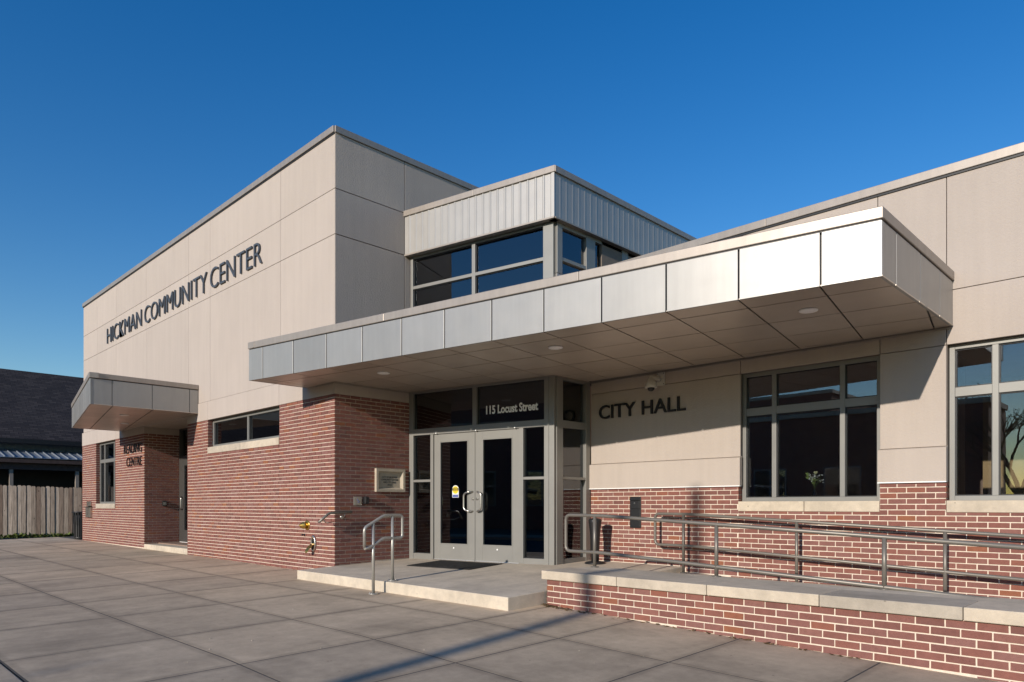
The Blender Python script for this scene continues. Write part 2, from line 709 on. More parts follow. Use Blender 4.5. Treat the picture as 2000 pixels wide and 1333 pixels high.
def letters(fr, body, u0, u1, v0, v1, d0, d1, mat, parent, name='letter', bold=0.0, ref=None, joined=False):
    """fit body into u0..u1; v0..v1 is baseline to cap height"""
    comps = text_mesh(body, bold, 0.05)
    allv = [v for c in comps for v in c[0]]
    x0, x1 = min(v.x for v in allv), max(v.x for v in allv)
    refc = text_mesh('H', bold, 0.05)[0][0]
    y0, y1 = min(v.y for v in refc), max(v.y for v in refc)
    zs = [v.z for v in allv]
    za, zb = min(zs), max(zs)
    big = MB()
    for vs, fs in comps:
        mb = big if joined else MB()
        b = len(mb.v)
        for v in vs:
            u = u0 + (v.x - x0) / (x1 - x0) * (u1 - u0)
            w = v0 + (v.y - y0) / (y1 - y0) * (v1 - v0)
            d = d0 + (v.z - za) / (zb - za) * (d1 - d0)
            mb.v.append(fr.P(u, w, d))
        for f in fs:
            mb.f.append(tuple(b + i for i in f))
            mb.r.append(0.5)
            mb.sm.append(False)
        if not joined:
            mb.build(name, mat, parent)
    if joined:
        return big.build(name, mat, parent)


def sub_intervals(a, b, cuts):
    segs = [(a, b)]
    for c0, c1 in cuts:
        nx = []
        for s0, s1 in segs:
            if c1 <= s0 or c0 >= s1:
                nx.append((s0, s1))
                continue
            if c0 > s0:
                nx.append((s0, c0))
            if c1 < s1:
                nx.append((c1, s1))
        segs = nx
    return [s for s in segs if s[1] - s[0] > 1e-4]


def wall_cells(mb, fr, u0, u1, v0, v1, d0, d1, openings):
    """solid wall slab with rectangular openings"""
    us = sorted({u0, u1, *[x for o in openings for x in o[:2] if u0 < x < u1]})
    for a, b in zip(us[:-1], us[1:]):
        m = (a + b) / 2
        cuts = [(o[2], o[3]) for o in openings if o[0] < m < o[1]]
        for s0, s1 in sub_intervals(v0, v1, cuts):
            mb.fbox(fr, a, b, s0, s1, d0, d1)
    return mb


COURSE = 0.0666
BL = 0.2032
JT = 0.0122
ALLB = []      # (pixel size, corners, rnd, parent key)


def pix(P):
    c, s_ = math.cos(R(44.67)), math.sin(R(44.67))
    X, Y = P.x - CAM.x, P.y - CAM.y
    zc = -X * s_ + Y * c
    xc = X * c + Y * s_
    if zc < 0.2:
        return None
    return (1000 + 1377 * xc / zc, 988 - 1377 * (P.z - CAM.z) / zc)


def brick_field(fr, u0, u1, v0f, v1, openings, key, anchor=None, phase=0.0, splits=()):
    """running bond; v0f may be a function of u for the bottom edge"""
    anchor = v1 if anchor is None else anchor
    edges = [u0, *splits, u1]
    for e0, e1 in zip(edges[:-1], edges[1:]):
        vmin = min(v0f(e0), v0f(e1)) if callable(v0f) else v0f
        k0 = math.floor((vmin - anchor) / COURSE)
        k1 = math.ceil((v1 - anchor) / COURSE)
        for k in range(k0, k1):
            a = anchor + k * COURSE + JT / 2
            b = anchor + (k + 1) * COURSE - JT / 2
            b = min(b, v1)
            cuts = [(o[0] - 0.004, o[1] + 0.004) for o in openings if o[2] < (a + b) / 2 < o[3]]
            for s0, s1 in sub_intervals(e0 + 0.003, e1 - 0.003, cuts):
                off = phase + (0.5 * BL if k % 2 else 0.0)
                q0 = math.floor((s0 - off) / BL)
                q1 = math.ceil((s1 - off) / BL)
                for q in range(q0, q1):
                    p0 = max(off + q * BL + JT / 2, s0)
                    p1 = min(off + (q + 1) * BL - JT / 2, s1)
                    if p1 - p0 < 0.018:
                        continue
                    lo = a
                    if callable(v0f):
                        lo = max(a, v0f((p0 + p1) / 2))
                    else:
                        lo = max(a, v0f)
                    if b - lo < 0.012:
                        continue
                    j = lambda s: random.uniform(-s, s)
                    pr = random.uniform(-0.0012, 0.0012)
                    c = [fr.P(p0 + j(.0012), lo + j(.001), -0.02), fr.P(p1 + j(.0012), lo + j(.001), -0.02), fr.P(p1 + j(.0012), b + j(.001), -0.02), fr.P(p0 + j(.0012), b + j(.001), -0.02)]
                    e = fr.out * (0.02 + pr)
                    c = c + [x + e for x in c]
                    A = pix((c[4] + c[7]) / 2)
                    B = pix((c[5] + c[6]) / 2)
                    size = 0
                    if A and B and A[0] > 0 and B[0] < 2010 and A[1] < 1340:
                        size = abs(B[0] - A[0])
                    r = random.random()
                    r = r * 0.92 if random.random() > 0.05 else random.uniform(0.9, 1.0)
                    ALLB.append((size, c, r, key))


def flush_bricks(parents, limit=300):
    global ALLB
    ALLB.sort(key=lambda t: -t[0])
    rest = {}
    for i, (size, c, r, key) in enumerate(ALLB):
        if i < limit and size > 0:
            m = MB()
            m.hexa(c, r, skip=(0,))
            m.build('brick', 'brick', parents[key])
        else:
            rest.setdefault(key, MB()).hexa(c, r, skip=(0,))
    for key, m in rest.items():
        m.build('bricks', 'brick', parents[key], 'stuff')
    ALLB = []


# ------------------------------------------------------------------ setting: ground, street, pavement
def grid_sheet(mb, xs, ys, zf):
    idx = {}
    for i, x in enumerate(xs):
        for j, y in enumerate(ys):
            idx[i, j] = len(mb.v)
            mb.v.append(Vector((x, y, zf(x, y))))
    for i in range(len(xs) - 1):
        for j in range(len(ys) - 1):
            mb.f.append((idx[i, j], idx[i + 1, j], idx[i + 1, j + 1], idx[i, j + 1]))
            mb.r.append(0.5)
            mb.sm.append(True)
    return mb


structure(grid_sheet(MB(), [-900, -300, -100, -40, -30, -20, -14.5, -6.2, -1.2, 4.6, 7.1, 8.3, 12, 20, 40, 100, 300, 900],
                     [-900, -300, -100, -40, -15, -5.25, -5.05, 0, 0.5, 20, 100, 300, 900],
                     lambda x, y: zg(x, y) - (0.19 if y < -5.06 else 0.075)), 'ground', 'soil')
structure(grid_sheet(MB(), [-300, -100, -40, -30, -20, -14.5, -6.2, -1.2, 4.6, 7.1, 8.3, 12, 20, 40, 100, 300], [-13.5, -9, -5.22],
                     lambda x, y: zg(x, -5.1) - 0.145), 'road', 'asphalt')
kb = MB()
for a, b in zip([-22 + 3.0 * k for k in range(14)], [-19.01 + 3.0 * k for k in range(14)]):
    pts = [(a, -5.2), (b, -5.2), (b, -5.045), (a, -5.045)]
    kb.prism(pts, lambda x, y: zg(x, -5.1) - 0.3, lambda x, y: zg(x, -5.03) + 0.004 * (y + 5.045) - 0.001, random.random())
structure(kb, 'kerb', 'slab', 0.015)
kb2 = MB()
kb2.prism([(-60, -16), (60, -16), (60, -13.6), (-60, -13.6)], -0.9, -0.33)
structure(kb2, 'far_pavement', 'slab', 0.01)

pav = structure(grid_sheet(MB(), [-17.7, -14.5, -6.2, -1.2, 4.6, 7.1, 8.3, 12, 16], [-5.05, -3.5, -2, 0.02, 1.0],
                           lambda x, y: zg(x, y) - 0.0008), 'pavement', 'gap')
sx = [-17.7, -15.6, -14.1, -12.5, -11.0, -9.45, -7.9, -6.3, -4.7, -3.1, -1.5, 0.12, 1.62, 3.3, 4.83, 5.96, 7.13, 8.34, 9.55, 10.8, 12.1, 13.5, 15.9]
sy = [-5.04, -3.77, -2.52, -1.27, 0.03]
brk = [-14.5, -6.2, -1.2, 4.6, 7.1, 8.3, 12]
for i in range(len(sx) - 1):
    for j in range(len(sy) - 1):
        x0, x1, y0, y1 = sx[i] + .008, sx[i + 1] - .008, sy[j] + .008, sy[j + 1] - .008
        xs = [x0] + [b for b in brk if x0 + .02 < b < x1 - .02] + [x1]
        m = MB()
        rr = ((0.0, .3), (.1, .5), (.3, .8), (.45, 1.0))[j]  # lens vignette painted into slab tone: rows darker towards the street
        rr = random.uniform(*rr) - (.3 if sx[i] > 4 else 0)  # right-hand slabs darkened further for the same painted vignette
        for xa, xb in zip(xs[:-1], xs[1:]):
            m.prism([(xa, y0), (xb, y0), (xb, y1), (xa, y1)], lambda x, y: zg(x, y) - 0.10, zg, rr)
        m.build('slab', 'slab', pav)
MB().prism([(-17.7, 0.04), (-14.45, 0.04), (-14.45, 3.0), (-17.7, 3.0)], lambda x, y: zg(x, 0) - 0.10, lambda x, y: zg(x, 0) - 0.003, 0.7).build('slab', 'slab', pav)

# entrance platform (slopes gently away from the doors)
pl = MB()
pts = [(0.0, -0.67), (4.70, -0.67), (4.70, 3.0), (2.955, 3.0), (2.955, 2.15), (0.0, 1.565)]
pl.prism(pts, -0.5, zplat)
structure(pl, 'entrance_platform', 'platform', 0.008)
# ramp behind the low wall, level next to the platform and then falling 1:20
def zramp(x):
    return -0.03 if x < 4.9 else -0.03 - 0.05 * (x - 4.9)
rp = MB()
xs = [4.705, 4.9, 8, 12, 16]
for a, b in zip(xs[:-1], xs[1:]):
    rp.prism([(a, 0.81), (b, 0.81), (b, 3.0), (a, 3.0)], -0.9, lambda x, y: zramp(x) - 0.002)
rp.prism([(4.705, 0.425), (16, 0.425), (16, 0.81), (4.705, 0.81)], -0.9, 0.183)
structure(rp, 'ramp', 'platform', 0.005)
st = MB().prism([(-9.09, -0.005), (-6.245, -0.005), (-6.245, 1.1), (-9.09, 1.1)], -0.5, -0.032)
structure(st, 'entrance_step', 'platform', 0.008)

# ------------------------------------------------------------------ the building
B = thing('municipal_building', (0, 3, -0.2), 'brick and beige stucco civic building with silver metal canopies over its entrances', 'building')
F0 = Fr((0, 0, 0), (1, 0, 0), (0, -1, 0))            # community center front
RT = Fr((0, 0, 0), (0, 1, 0), (1, 0, 0))             # its side, facing the entrance
CH = Fr((0, 3.003, 0), (1, 0, 0), (0, -1, 0))        # city hall front
sa = R(11.25)
SF = Fr((0, 1.564, 0), (math.cos(sa), math.sin(sa), 0), (math.sin(sa), -math.cos(sa), 0))   # entrance storefront
SS = Fr((2.955, 0, 0), (0, 1, 0), (1, 0, 0))         # storefront side
RC = Fr((-9.09, 0, 0), (0, 1, 0), (1, 0, 0))         # reading recess side wall

WHI = (-5.11, -1.90, 2.06, 2.79)       # high window opening
WPI = (-13.235, -11.43, 0.87, 2.79)    # pier window opening
REC = (-9.09, -6.245, -0.6, 2.975)     # reading recess
W1 = (5.565, 7.388, 0.868, 2.785)
W2 = (8.094, 9.915, 0.868, 2.785)
XR = 15.0


def cut(o):
    return (o[0] - 0.008, o[1], o[2], o[3])


# mortar-faced walls behind the bricks
parents = {}
mb = wall_cells(MB(), F0, -14.67, -9.098, -0.6, 2.785, -0.30, -0.008, [cut(WPI)])
parents['pier'] = mb.build('brick_wall', 'mortar', B)
mb = wall_cells(MB(), F0, -6.245, -0.30, -0.6, 2.785, -0.30, -0.008, [cut(WHI)])
mb.fbox(F0, -0.30, -0.008, -0.6, 2.785, -0.30, -0.008)
parents['front'] = mb.build('brick_wall', 'mortar', B)
mb = MB().fbox(RT, 0.30, 1.60, -0.6, 2.785, -0.30, -0.008)
parents['return'] = mb.build('brick_wall', 'mortar', B)
mb = MB().fbox(RC, 0.30, 1.3, -0.6, 2.785, -0.30, -0.008)
parents['recess'] = mb.build('brick_wall', 'mortar', B)
mb = wall_cells(MB(), CH, 2.96, XR, -0.9, 1.215, -0.30, -0.008, [cut(W1), cut(W2)])
parents['hall'] = mb.build('brick_wall', 'mortar', B)

brick_field(F0, -6.245, 0.0, lambda u: zg(u, 0) + 0.004, 2.785, [WHI], 'front', anchor=2.785 - 0.052, splits=(-1.897,))
brick_field(F0, -14.67, -9.09, lambda u: zg(u, 0) + 0.004, 2.785, [WPI], 'pier', anchor=2.785 - 0.052)
brick_field(RT, 0.0, 1.56, lambda u: zplat(0, u) + 0.012, 2.785, [], 'return', anchor=2.785 - 0.052, phase=-0.1016 + 0.0)
brick_field(RC, 0.0, 0.86, lambda u: -0.028, 2.785, [], 'recess', anchor=2.785 - 0.052, phase=-0.1016)
brick_field(CH, 2.96, XR, lambda u: (zramp(u) + 0.006 if u > 4.7 else zplat(0, 3.0) + .01) , 1.215, [W1, W2], 'hall', anchor=1.215 - 0.052, phase=0.06, splits=(5.562,))
# brick reveals beside the recessed windows
for fr, wnd in ((CH, W1), (CH, W2)):
    f2 = Fr((wnd[0], 3.003, 0), (0, 1, 0), (1, 0, 0))
    brick_field(f2, 0.0, 0.10, 1.004, 1.215, [], 'hall', anchor=1.215 - 0.052, phase=0.0)
for wnd, v0, ky in ((WHI, 2.2, 'front'), (WPI, 1.0, 'pier')):
    f2 = Fr((wnd[0], 0, 0), (0, 1, 0), (1, 0, 0))
    brick_field(f2, 0.0, 0.11, v0, 2.785, [], ky, anchor=2.785 - 0.052, phase=0.0)
flush_bricks(parents)

# structural cores behind the stucco
core = MB()
wall_cells(core, F0, -14.55, -0.02, 2.785, 7.06, -0.30, -0.04, [(-9.09, -6.245, 2.0, 2.96), (-5.11, -1.90, 2.0, 2.79)])
core.fbox(RT, 0.04, 12.0, 2.79, 7.06, -0.30, -0.03)
wall_cells(core, CH, 2.96, XR, 1.22, 4.70, -0.30, -0.04, [W1, W2])
core.box(-14.55, -14.25, 0.3, 12, -0.6, 7.06)
core.box(-14.55, 0, 11.7, 12, -0.6, 7.06)
core.box(0.0, XR, 11.7, 12, -0.6, 4.7)
core.box(XR - 0.3, XR, 3.35, 11.7, -0.6, 4.7)
core.box(2.66, 2.955, 3.31, 11.7, 3.0, 6.0)
core.build('wall', 'joint', B)
rf = MB()
rf.box(-14.2, -0.31, 0.31, 11.69, 6.85, 7.0)
rf.box(2.96, XR - 0.31, 3.31, 11.69, 4.45, 4.6)
rf.prism([(0.02, 1.75), (2.93, 2.3), (2.93, 11.6), (0.02, 11.6)], 5.95, 6.05)
rf.build('roof', 'joint', B)


def panel(fr, u0, u1, v0, v1, mat='stucco', d=0.0, t=0.035, gap=0.006):
    MB().fbox(fr, u0 + gap, u1 - gap, v0 + gap, v1 - gap, d - t, d, random.random()).build('stucco_panel', mat, B, bevel=0.004)


VX = [-14.55, -13.13, -11.36, -8.96, -6.19, -5.0, -1.855, -0.002]
for a, b in zip(VX[:-1], VX[1:]):
    for v0, v1 in ((3.19, 5.418), (5.418, 6.17), (6.17, 7.09)):
        panel(F0, a, b, v0, v1, d=-0.004 if v0 > 3 else 0, gap=0.004)
BX = [-14.67, -13.13, -11.36, -9.09, -6.245, -5.11, -1.9, -0.002]
for a, b in zip(BX[:-1], BX[1:]):
    lo = 2.79 if not (a == -9.09) else 2.96
    MB().fbox(F0, a + .003, b - .003, lo, 3.188, -0.05, 0.006).build('stucco_panel', 'stucco', B, bevel=0.003)
for a, b in ((0.002, 1.416), (1.416, 4.6), (4.6, 8.0), (8.0, 12.0)):
    for v0, v1 in ((3.4, 5.418), (5.418, 6.17), (6.17, 7.09)):
        panel(RT, a, b, v0, v1, 'stucco', d=0.004, gap=0.006)
MB().fbox(RT, 0.002, 1.565, 2.79, 3.05, -0.05, 0.006).build('stucco_panel', 'stucco', B, bevel=0.003)
MB().fbox(RC, 0.002, 0.865, 2.79, 2.955, -0.05, 0.006).build('stucco_panel', 'stucco', B)

CXA = [(2.962, 5.593), (7.388, 8.094), (9.915, 12.3), (12.3, XR)]
for a, b in CXA:
    panel(CH, a, b, 1.625, 2.777, d=-0.004, gap=0.003)
    # thicker base band with a sloped top
    m = MB()
    P = CH.P
    a2, b2 = a - 0.016, b + 0.004
    m.hexa([P(a2, 1.224, -.05), P(b2, 1.224, -.05), P(b2, 1.635, -.05), P(a2, 1.635, -.05), P(a2, 1.224, .026), P(b2, 1.224, .026), P(b2, 1.612, .026), P(a2, 1.612, .026)])
    m.build('stucco_band', 'stucco', B, bevel=0.003)
    MB().fbox(CH, a2, b2, 1.214, 1.226, -.02, .034).build('drip_flashing', 'vinyl', B)
for a, b in ((2.962, 5.593), (5.593, 7.39), (7.39, 8.094), (8.094, 9.915), (9.915, 12.3), (12.3, XR)):
    panel(CH, a, b, 2.777, 3.394, d=-0.004, gap=0.004)
for a, b in ((2.962, 5.2), (5.2, 7.365), (7.365, 8.094), (8.094, 9.915), (9.915, 12.3), (12.3, XR)):
    panel(CH, a, b, 3.394, 4.72, d=-0.004, gap=0.004)

# copings
def coping(fr, u0, u1, v0, v1, n, d0=-0.36, d1=0.028):
    m = u0
    L = (u1 - u0) / n
    for k in range(n):
        MB().fbox(fr, u0 + k * L + .0015, u0 + (k + 1) * L - .0015, v0, v1, d0, d1).build('coping', 'coping', B, bevel=0.006)


coping(F0, -14.58, -0.0, 7.086, 7.194, 5)
coping(RT, 0.0, 12.0, 7.086, 7.1945, 4, -0.3, 0.0285)
coping(CH, 2.96, XR, 4.715, 4.82, 4)
MB().fbox(CH, 2.96, XR, 4.69, 4.716, -0.2, 0.012).build('coping_cleat', 'black', B)
MB().fbox(F0, -14.57, -0.0, 7.062, 7.087, -0.2, 0.01).build('coping_cleat', 'black', B)


# ------------------------------------------------------------------ windows
def window(fr, u0, u1, v0, v1, mullions, transoms, depth=-0.09, fw=0.055, sill=None, glass='glass', mw=0.06, sub=None):
    """aluminium window: frame part with pane, mullion and sill children"""
    f = MB()
    d0, d1 = depth - 0.09, depth
    f.fbox(fr, u0, u0 + fw, v0, v1, d0, d1)
    f.fbox(fr, u1 - fw, u1, v0, v1, d0, d1)
    f.fbox(fr, u0 + fw, u1 - fw, v0, v0 + fw, d0, d1 - .001)
    f.fbox(fr, u0 + fw, u1 - fw, v1 - fw, v1, d0, d1 - .001)
    wn_ = f.build('window', 'frame', B, bevel=0.003)
    us = [(u0 + fw, None)]
    edges = [u0 + fw]
    for m in mullions:
        MB().fbox(fr, m - mw / 2, m + mw / 2, v0 + fw, v1 - fw, d0 + .004, d1 - .004).build('mullion', 'frame', wn_, bevel=0.003)
        edges += [m - mw / 2, m + mw / 2]
    edges.append(u1 - fw)
    vedges = [v0 + fw]
    for (t0, t1) in transoms:
        vedges += [t0, t1]
    vedges.append(v1 - fw)
    for i in range(0, len(edges), 2):
        for (t0, t1) in transoms:
            MB().fbox(fr, edges[i], edges[i + 1], t0, t1, d0 + .006, d1 - .007).build('transom_bar', 'frame', wn_, bevel=0.003)
        for j in range(0, len(vedges), 2):
            MB().fbox(fr, edges[i] - .004, edges[i + 1] + .004, vedges[j] - .004, vedges[j + 1] + .004, d1 - .055, d1 - .047).build('pane', glass, wn_)
            g = MB()
            a, b, c, e = edges[i], edges[i + 1], vedges[j], vedges[j + 1]
            for q in ((a, a + .012, c, e), (b - .012, b, c, e), (a + .012, b - .012, c, c + .012), (a + .012, b - .012, e - .012, e)):
                g.fbox(fr, *q, d1 - .046, d1 - .03)
            g.build('gasket', 'black', wn_)
    if sill:
        for a, b in sill[0]:
            MB().fbox(fr, a, b, sill[1], sill[2], -0.15, 0.012, random.random()).build('sill', 'stone', wn_, bevel=0.005)
    return wn_


window(CH, 5.575, 7.384, 1.004, 2.784, [6.03, 6.92], [(2.19, 2.295)], sill=([(5.563, 6.474), (6.482, 7.387)], 0.87, 1.004))
window(CH, 8.103, 9.905, 1.004, 2.784, [8.545, 9.44], [(2.19, 2.295)], sill=([(8.096, 9.0), (9.008, 9.913)], 0.87, 1.004))
window(F0, -5.09, -1.905, 2.2, 2.784, [-3.41], [], depth=-0.10, sill=([(-5.105, -3.51), (-3.502, -1.905)], 2.063, 2.2), glass='darkglass')
window(F0, -13.225, -11.435, 1.004, 2.784, [-12.77, -11.89], [(2.20, 2.30)], depth=-0.10, sill=([(-13.23, -11.44)], 0.87, 1.004), glass='darkglass')

# ------------------------------------------------------------------ entrance storefront
sf = MB()
dd = (-0.06, 0.055)
def S(u0, u1, v0, v1, e=0.0):
    sf.fbox(SF, u0, u1, v0, v1, dd[0] + e, dd[1] - e)
S(0.0, .097, -0.02, 2.985)
S(2.817, 2.900, -0.02, 2.985)
S(2.903, 3.0, -0.02, 2.985, .003)
S(.097, 2.817, 2.94, 2.985, .002)
S(.097, 2.817, 2.195, 2.305, .002)
S(.49, .555, -0.02, 2.195, .004)
S(2.341, 2.424, -0.02, 2.195, .004)
S(1.409, 1.495, 2.305, 2.94, .004)
S(.097, .49, -0.02, .102, .006)
S(2.424, 2.817, -0.02, .102, .006)
S(.097, .49, 1.363, 1.405, .006)
S(2.424, 2.817, 1.363, 1.405, .006)
c0, c1 = SF.P(2.96, 0, 0.0).y, 3.0
sf.fbox(SS, 2.155, 2.306, -0.02, 2.985, -0.115, 0.003)
sf.fbox(SS, 2.886, 3.001, -0.02, 2.985, -0.115, 0.0)
sf.fbox(SS, 2.306, 2.886, 2.94, 2.985, -0.112, -.003)
sf.fbox(SS, 2.306, 2.886, 2.19, 2.30, -0.112, -.003)
sf.fbox(SS, 2.306, 2.886, 1.363, 1.405, -0.108, -.006)
sf.fbox(SS, 2.306, 2.886, -0.02, .102, -0.108, -.006)
storefront = sf.build('storefront', 'frame', B, bevel=0.003)
for u0, u1, v0, v1 in ((.097, 1.409, 2.305, 2.94), (1.495, 2.817, 2.305, 2.94), (.097, .49, .102, 1.363), (.097, .49, 1.405, 2.195), (2.424, 2.817, .102, 1.363), (2.424, 2.817, 1.405, 2.195)):
    MB().fbox(SF, u0 - .004, u1 + .004, v0 - .004, v1 + .004, -0.01, -0.002).build('pane', 'darkglass', storefront)
    g = MB()
    for q in ((u0, u0 + .01, v0, v1), (u1 - .01, u1, v0, v1), (u0 + .01, u1 - .01, v0, v0 + .01), (u0 + .01, u1 - .01, v1 - .01, v1)):
        g.fbox(SF, *q, -.001, .012)
    g.build('gasket', 'black', storefront)
for v0, v1 in ((.102, 1.363), (1.405, 2.19), (2.30, 2.94)):
    MB().fbox(SS, 2.302, 2.89, v0 - .004, v1 + .004, -0.07, -0.062).build('pane', 'darkglass', storefront)
MB().fbox(SF, .555, 2.341, -0.035, 0.016, -0.06, 0.075).build('threshold', 'steel', storefront, bevel=0.004)
for u in (.64, 1.5, 2.28):
    MB().lathe(SF.P(u, 2.205, .062), [(.012, 0), (.012, .02), (.004, .024)], 10, SF.out).build('glide_knob', 'vinyl', storefront)


def leaf_door(u0, u1, glass, handle_u, bow, fr=SF, z0=0.02, z1=2.188, dm='door'):
    d = MB()
    g0, g1, h0, h1 = glass
    d.fbox(fr, u0, g0, z0, z1, -0.02, 0.03)
    d.fbox(fr, g1, u1, z0, z1, -0.02, 0.03)
    d.fbox(fr, g0, g1, z0, h0, -0.02, 0.0295)
    d.fbox(fr, g0, g1, h1, z1, -0.02, 0.0295)
    do = d.build('door', dm, B, bevel=0.003)
    MB().fbox(fr, g0 - .004, g1 + .004, h0 - .004, h1 + .004, 0.002, 0.01).build('pane', 'darkglass', do)
    st_ = MB()
    for q in ((g0, g0 + .014, h0, h1), (g1 - .014, g1, h0, h1), (g0 + .014, g1 - .014, h0, h0 + .014), (g0 + .014, g1 - .014, h1 - .014, h1)):
        st_.fbox(fr, *q, .011, .034)
    st_.build('glazing_stop', dm, do)
    a, b = handle_u, handle_u + bow
    path = rounded_path([fr.P(a, 1.18, .03), fr.P(a + bow * .3, 1.18, .085), fr.P(b, 1.15, .09), fr.P(b, .88, .09), fr.P(a + bow * .3, .85, .085), fr.P(a, .85, .03)], 0.06)
    MB().tube(path, 0.0155, 12).build('handle', 'steel', do)
    MB().lathe(fr.P(handle_u + .006, 1.06, .03), [(.021, 0), (.021, .012), (.012, .016)], 14, fr.out).build('lock', 'steel', do)
    MB().lathe(fr.P((g0 + g1) / 2, h0 - .06, .03), [(.014, 0), (.013, .006)], 12, fr.out).build('bolt_cap', 'vinyl', do)
    MB().fbox(fr, g0 - .06, g1 + .06, 1.0, 1.06, -.09, -.04).build('push_bar', 'steel', do)
    MB().fbox(fr, u0 + .004, u1 - .004, .002, z0 - .002, -.02, .045).build('sweep', 'vinyl', do)
    return do


dL = leaf_door(.562, 1.446, (.692, 1.301, .279, 2.06), 1.405, -.15)
dR = leaf_door(1.454, 2.334, (1.606, 2.207, .279, 2.06), 1.497, .12)

# vinyl address on the transom pane
letters(SF, '115 Locust Street', 1.659, 2.675, 2.47, 2.612, 0.0, 0.002, 'vinyl', storefront, 'vinyl_letter', bold=0.032)
# caution sticker on the left door
sk = thing('door_sticker', SF.P(1.02, 1.08, .012), 'small yellow and white caution sticker stuck on the glass of the left entrance door', 'sticker')
m = MB()
pts = [SF.P(1.02 - .07, 1.085, .013), SF.P(1.02 + .07, 1.085, .013)] + [SF.P(1.02 + .07 * math.cos(a), 1.225 + .07 * math.sin(a), .013) for a in [math.pi * k / 10 for k in range(11)]]
bk = [p - SF.out * .002 for p in pts]
m.poly(pts)
m.poly(list(reversed(bk)))
for i in range(len(pts)):
    j = (i + 1) % len(pts)
    m.poly([bk[i], bk[j], pts[j], pts[i]])
m.build('backing', 'stickwhite', sk)
MB().lathe(SF.P(1.02, 1.215, .0135), [(.066, 0), (.066, .001)], 24, SF.out).build('yellow_disc', 'yellow', sk)
MB().fbox(SF, 1.02 - .066, 1.02 + .066, 1.205, 1.243, .0148, .0156).build('black_band', 'letterblack', sk)
MB().fbox(SF, 1.02 - .062, 1.02 + .062, 1.09, 1.135, .0135, .0145).build('blue_field', 'stickblue', sk)
letters(SF, 'CAUTION', 1.02 - .052, 1.02 + .052, 1.214, 1.234, .0157, .0162, 'yellow', sk, 'print', 0.02, joined=True)
letters(SF, 'AUTOMATIC', 1.02 - .045, 1.02 + .045, 1.252, 1.263, .0147, .0152, 'letterblack', sk, 'print', 0.01, joined=True)
letters(SF, 'DOOR', 1.02 - .025, 1.02 + .025, 1.182, 1.195, .0147, .0152, 'letterblack', sk, 'print', 0.01, joined=True)

# ------------------------------------------------------------------ clerestory above the entrance
SID = Fr((0, 1.416, 0), (math.cos(sa), math.sin(sa), 0), (math.sin(sa), -math.cos(sa), 0))
LSID = 3.029 / math.cos(sa)
SX = Fr((3.029, 0, 0), (0, 1, 0), (1, 0, 0))


def siding(fr, u0, u1, v0, v1, rib, pitch=0.152, per=3):
    n = max(1, round((u1 - u0) / (pitch * per)))
    Wp = (u1 - u0) / n
    for k in range(n):
        a = u0 + k * Wp
        prof = []
        for q in range(per):
            s0 = a + q * Wp / per
            ww = Wp / per
            prof += [(s0, 0), (s0 + ww * .60, 0), (s0 + ww * .70, rib), (s0 + ww * .82, rib), (s0 + ww * .92, 0)]
        prof.append((a + Wp - .001, 0))
        m = MB()
        for (p, pd), (q_, qd) in zip(prof[:-1], prof[1:]):
            m.hexa([fr.P(p, v0, -.03), fr.P(q_, v0, -.03), fr.P(q_, v1, -.03), fr.P(p, v1, -.03), fr.P(p, v0, pd), fr.P(q_, v0, qd), fr.P(q_, v1, qd), fr.P(p, v1, pd)])
        m.build('siding_panel', 'siding', B)


siding(SID, 0.01, LSID - .012, 5.42, 6.105, .010)
siding(SX, 2.04, 8.0, 5.42, 6.105, .004)
MB().fbox(SID, LSID - .045, LSID + .004, 5.41, 6.106, -.04, .016).build('corner_trim', 'siding', B)
cw = MB()
cw.prism([(0.01, 1.60), (2.80, 2.155), (2.99, 2.20), (2.99, 8.0), (2.7, 8.0), (2.7, 2.4), (0.01, 1.9)], 5.40, 6.09)
cw.build('wall', 'joint', B)
for k in range(2):
    MB().fbox(SID, k * LSID / 2 - (.0 if k else -.0), (k + 1) * LSID / 2 + (.02 if k else -.002), 6.1, 6.201, -.3, .03).build('coping', 'coping', B, bevel=0.006)
MB().fbox(SX, 2.25, 8.0, 6.1, 6.2005, -.3, .0305).build('coping', 'coping', B, bevel=0.006)
MB().fbox(SX, 2.01, 2.25, 6.1, 6.2, -.05, .03).build('coping', 'coping', B, bevel=0.004)
MB().fbox(SID, 0.01, LSID, 5.395, 5.42, -.14, .02).build('flashing', 'coping', B)
MB().fbox(SX, 2.03, 8.0, 5.395, 5.4195, -.14, .02).build('flashing', 'coping', B)
# clerestory glazing
cf = MB()
def CS(u0, u1, v0, v1, e=0.0):
    cf.fbox(SF, u0, u1, v0, v1, -0.06 + e, 0.04 - e)
CS(0.02, .075, 3.55, 5.395)
CS(1.385, 1.455, 3.55, 5.36, .004)
CS(2.79, 2.975, 3.55, 5.395)
CS(.075, 2.79, 5.36, 5.395, .002)
for v in (4.845, 4.30, 3.70):
    CS(.075, 1.385, v - .028, v + .028, .006)
    CS(1.455, 2.79, v - .028, v + .028, .006)
SG = Fr((2.955, 0, 0), (0, 1, 0), (1, 0, 0))
for a, b in ((2.165, 2.29), (2.89, 3.13), (3.88, 4.06), (4.8, 5.0), (5.7, 5.9), (6.6, 8.0)):
    cf.fbox(SG, a, b, 4.6, 5.395, -.10, 0.004)
for a, b in ((2.29, 2.89), (3.13, 3.88), (4.06, 4.8), (5.0, 5.7), (5.9, 6.6)):
    cf.fbox(SG, a, b, 5.34, 5.395, -.098, 0.0)
    cf.fbox(SG, a, b, 4.82, 4.875, -.098, -.002)
clere = cf.build('window', 'frame', B, bevel=0.003)
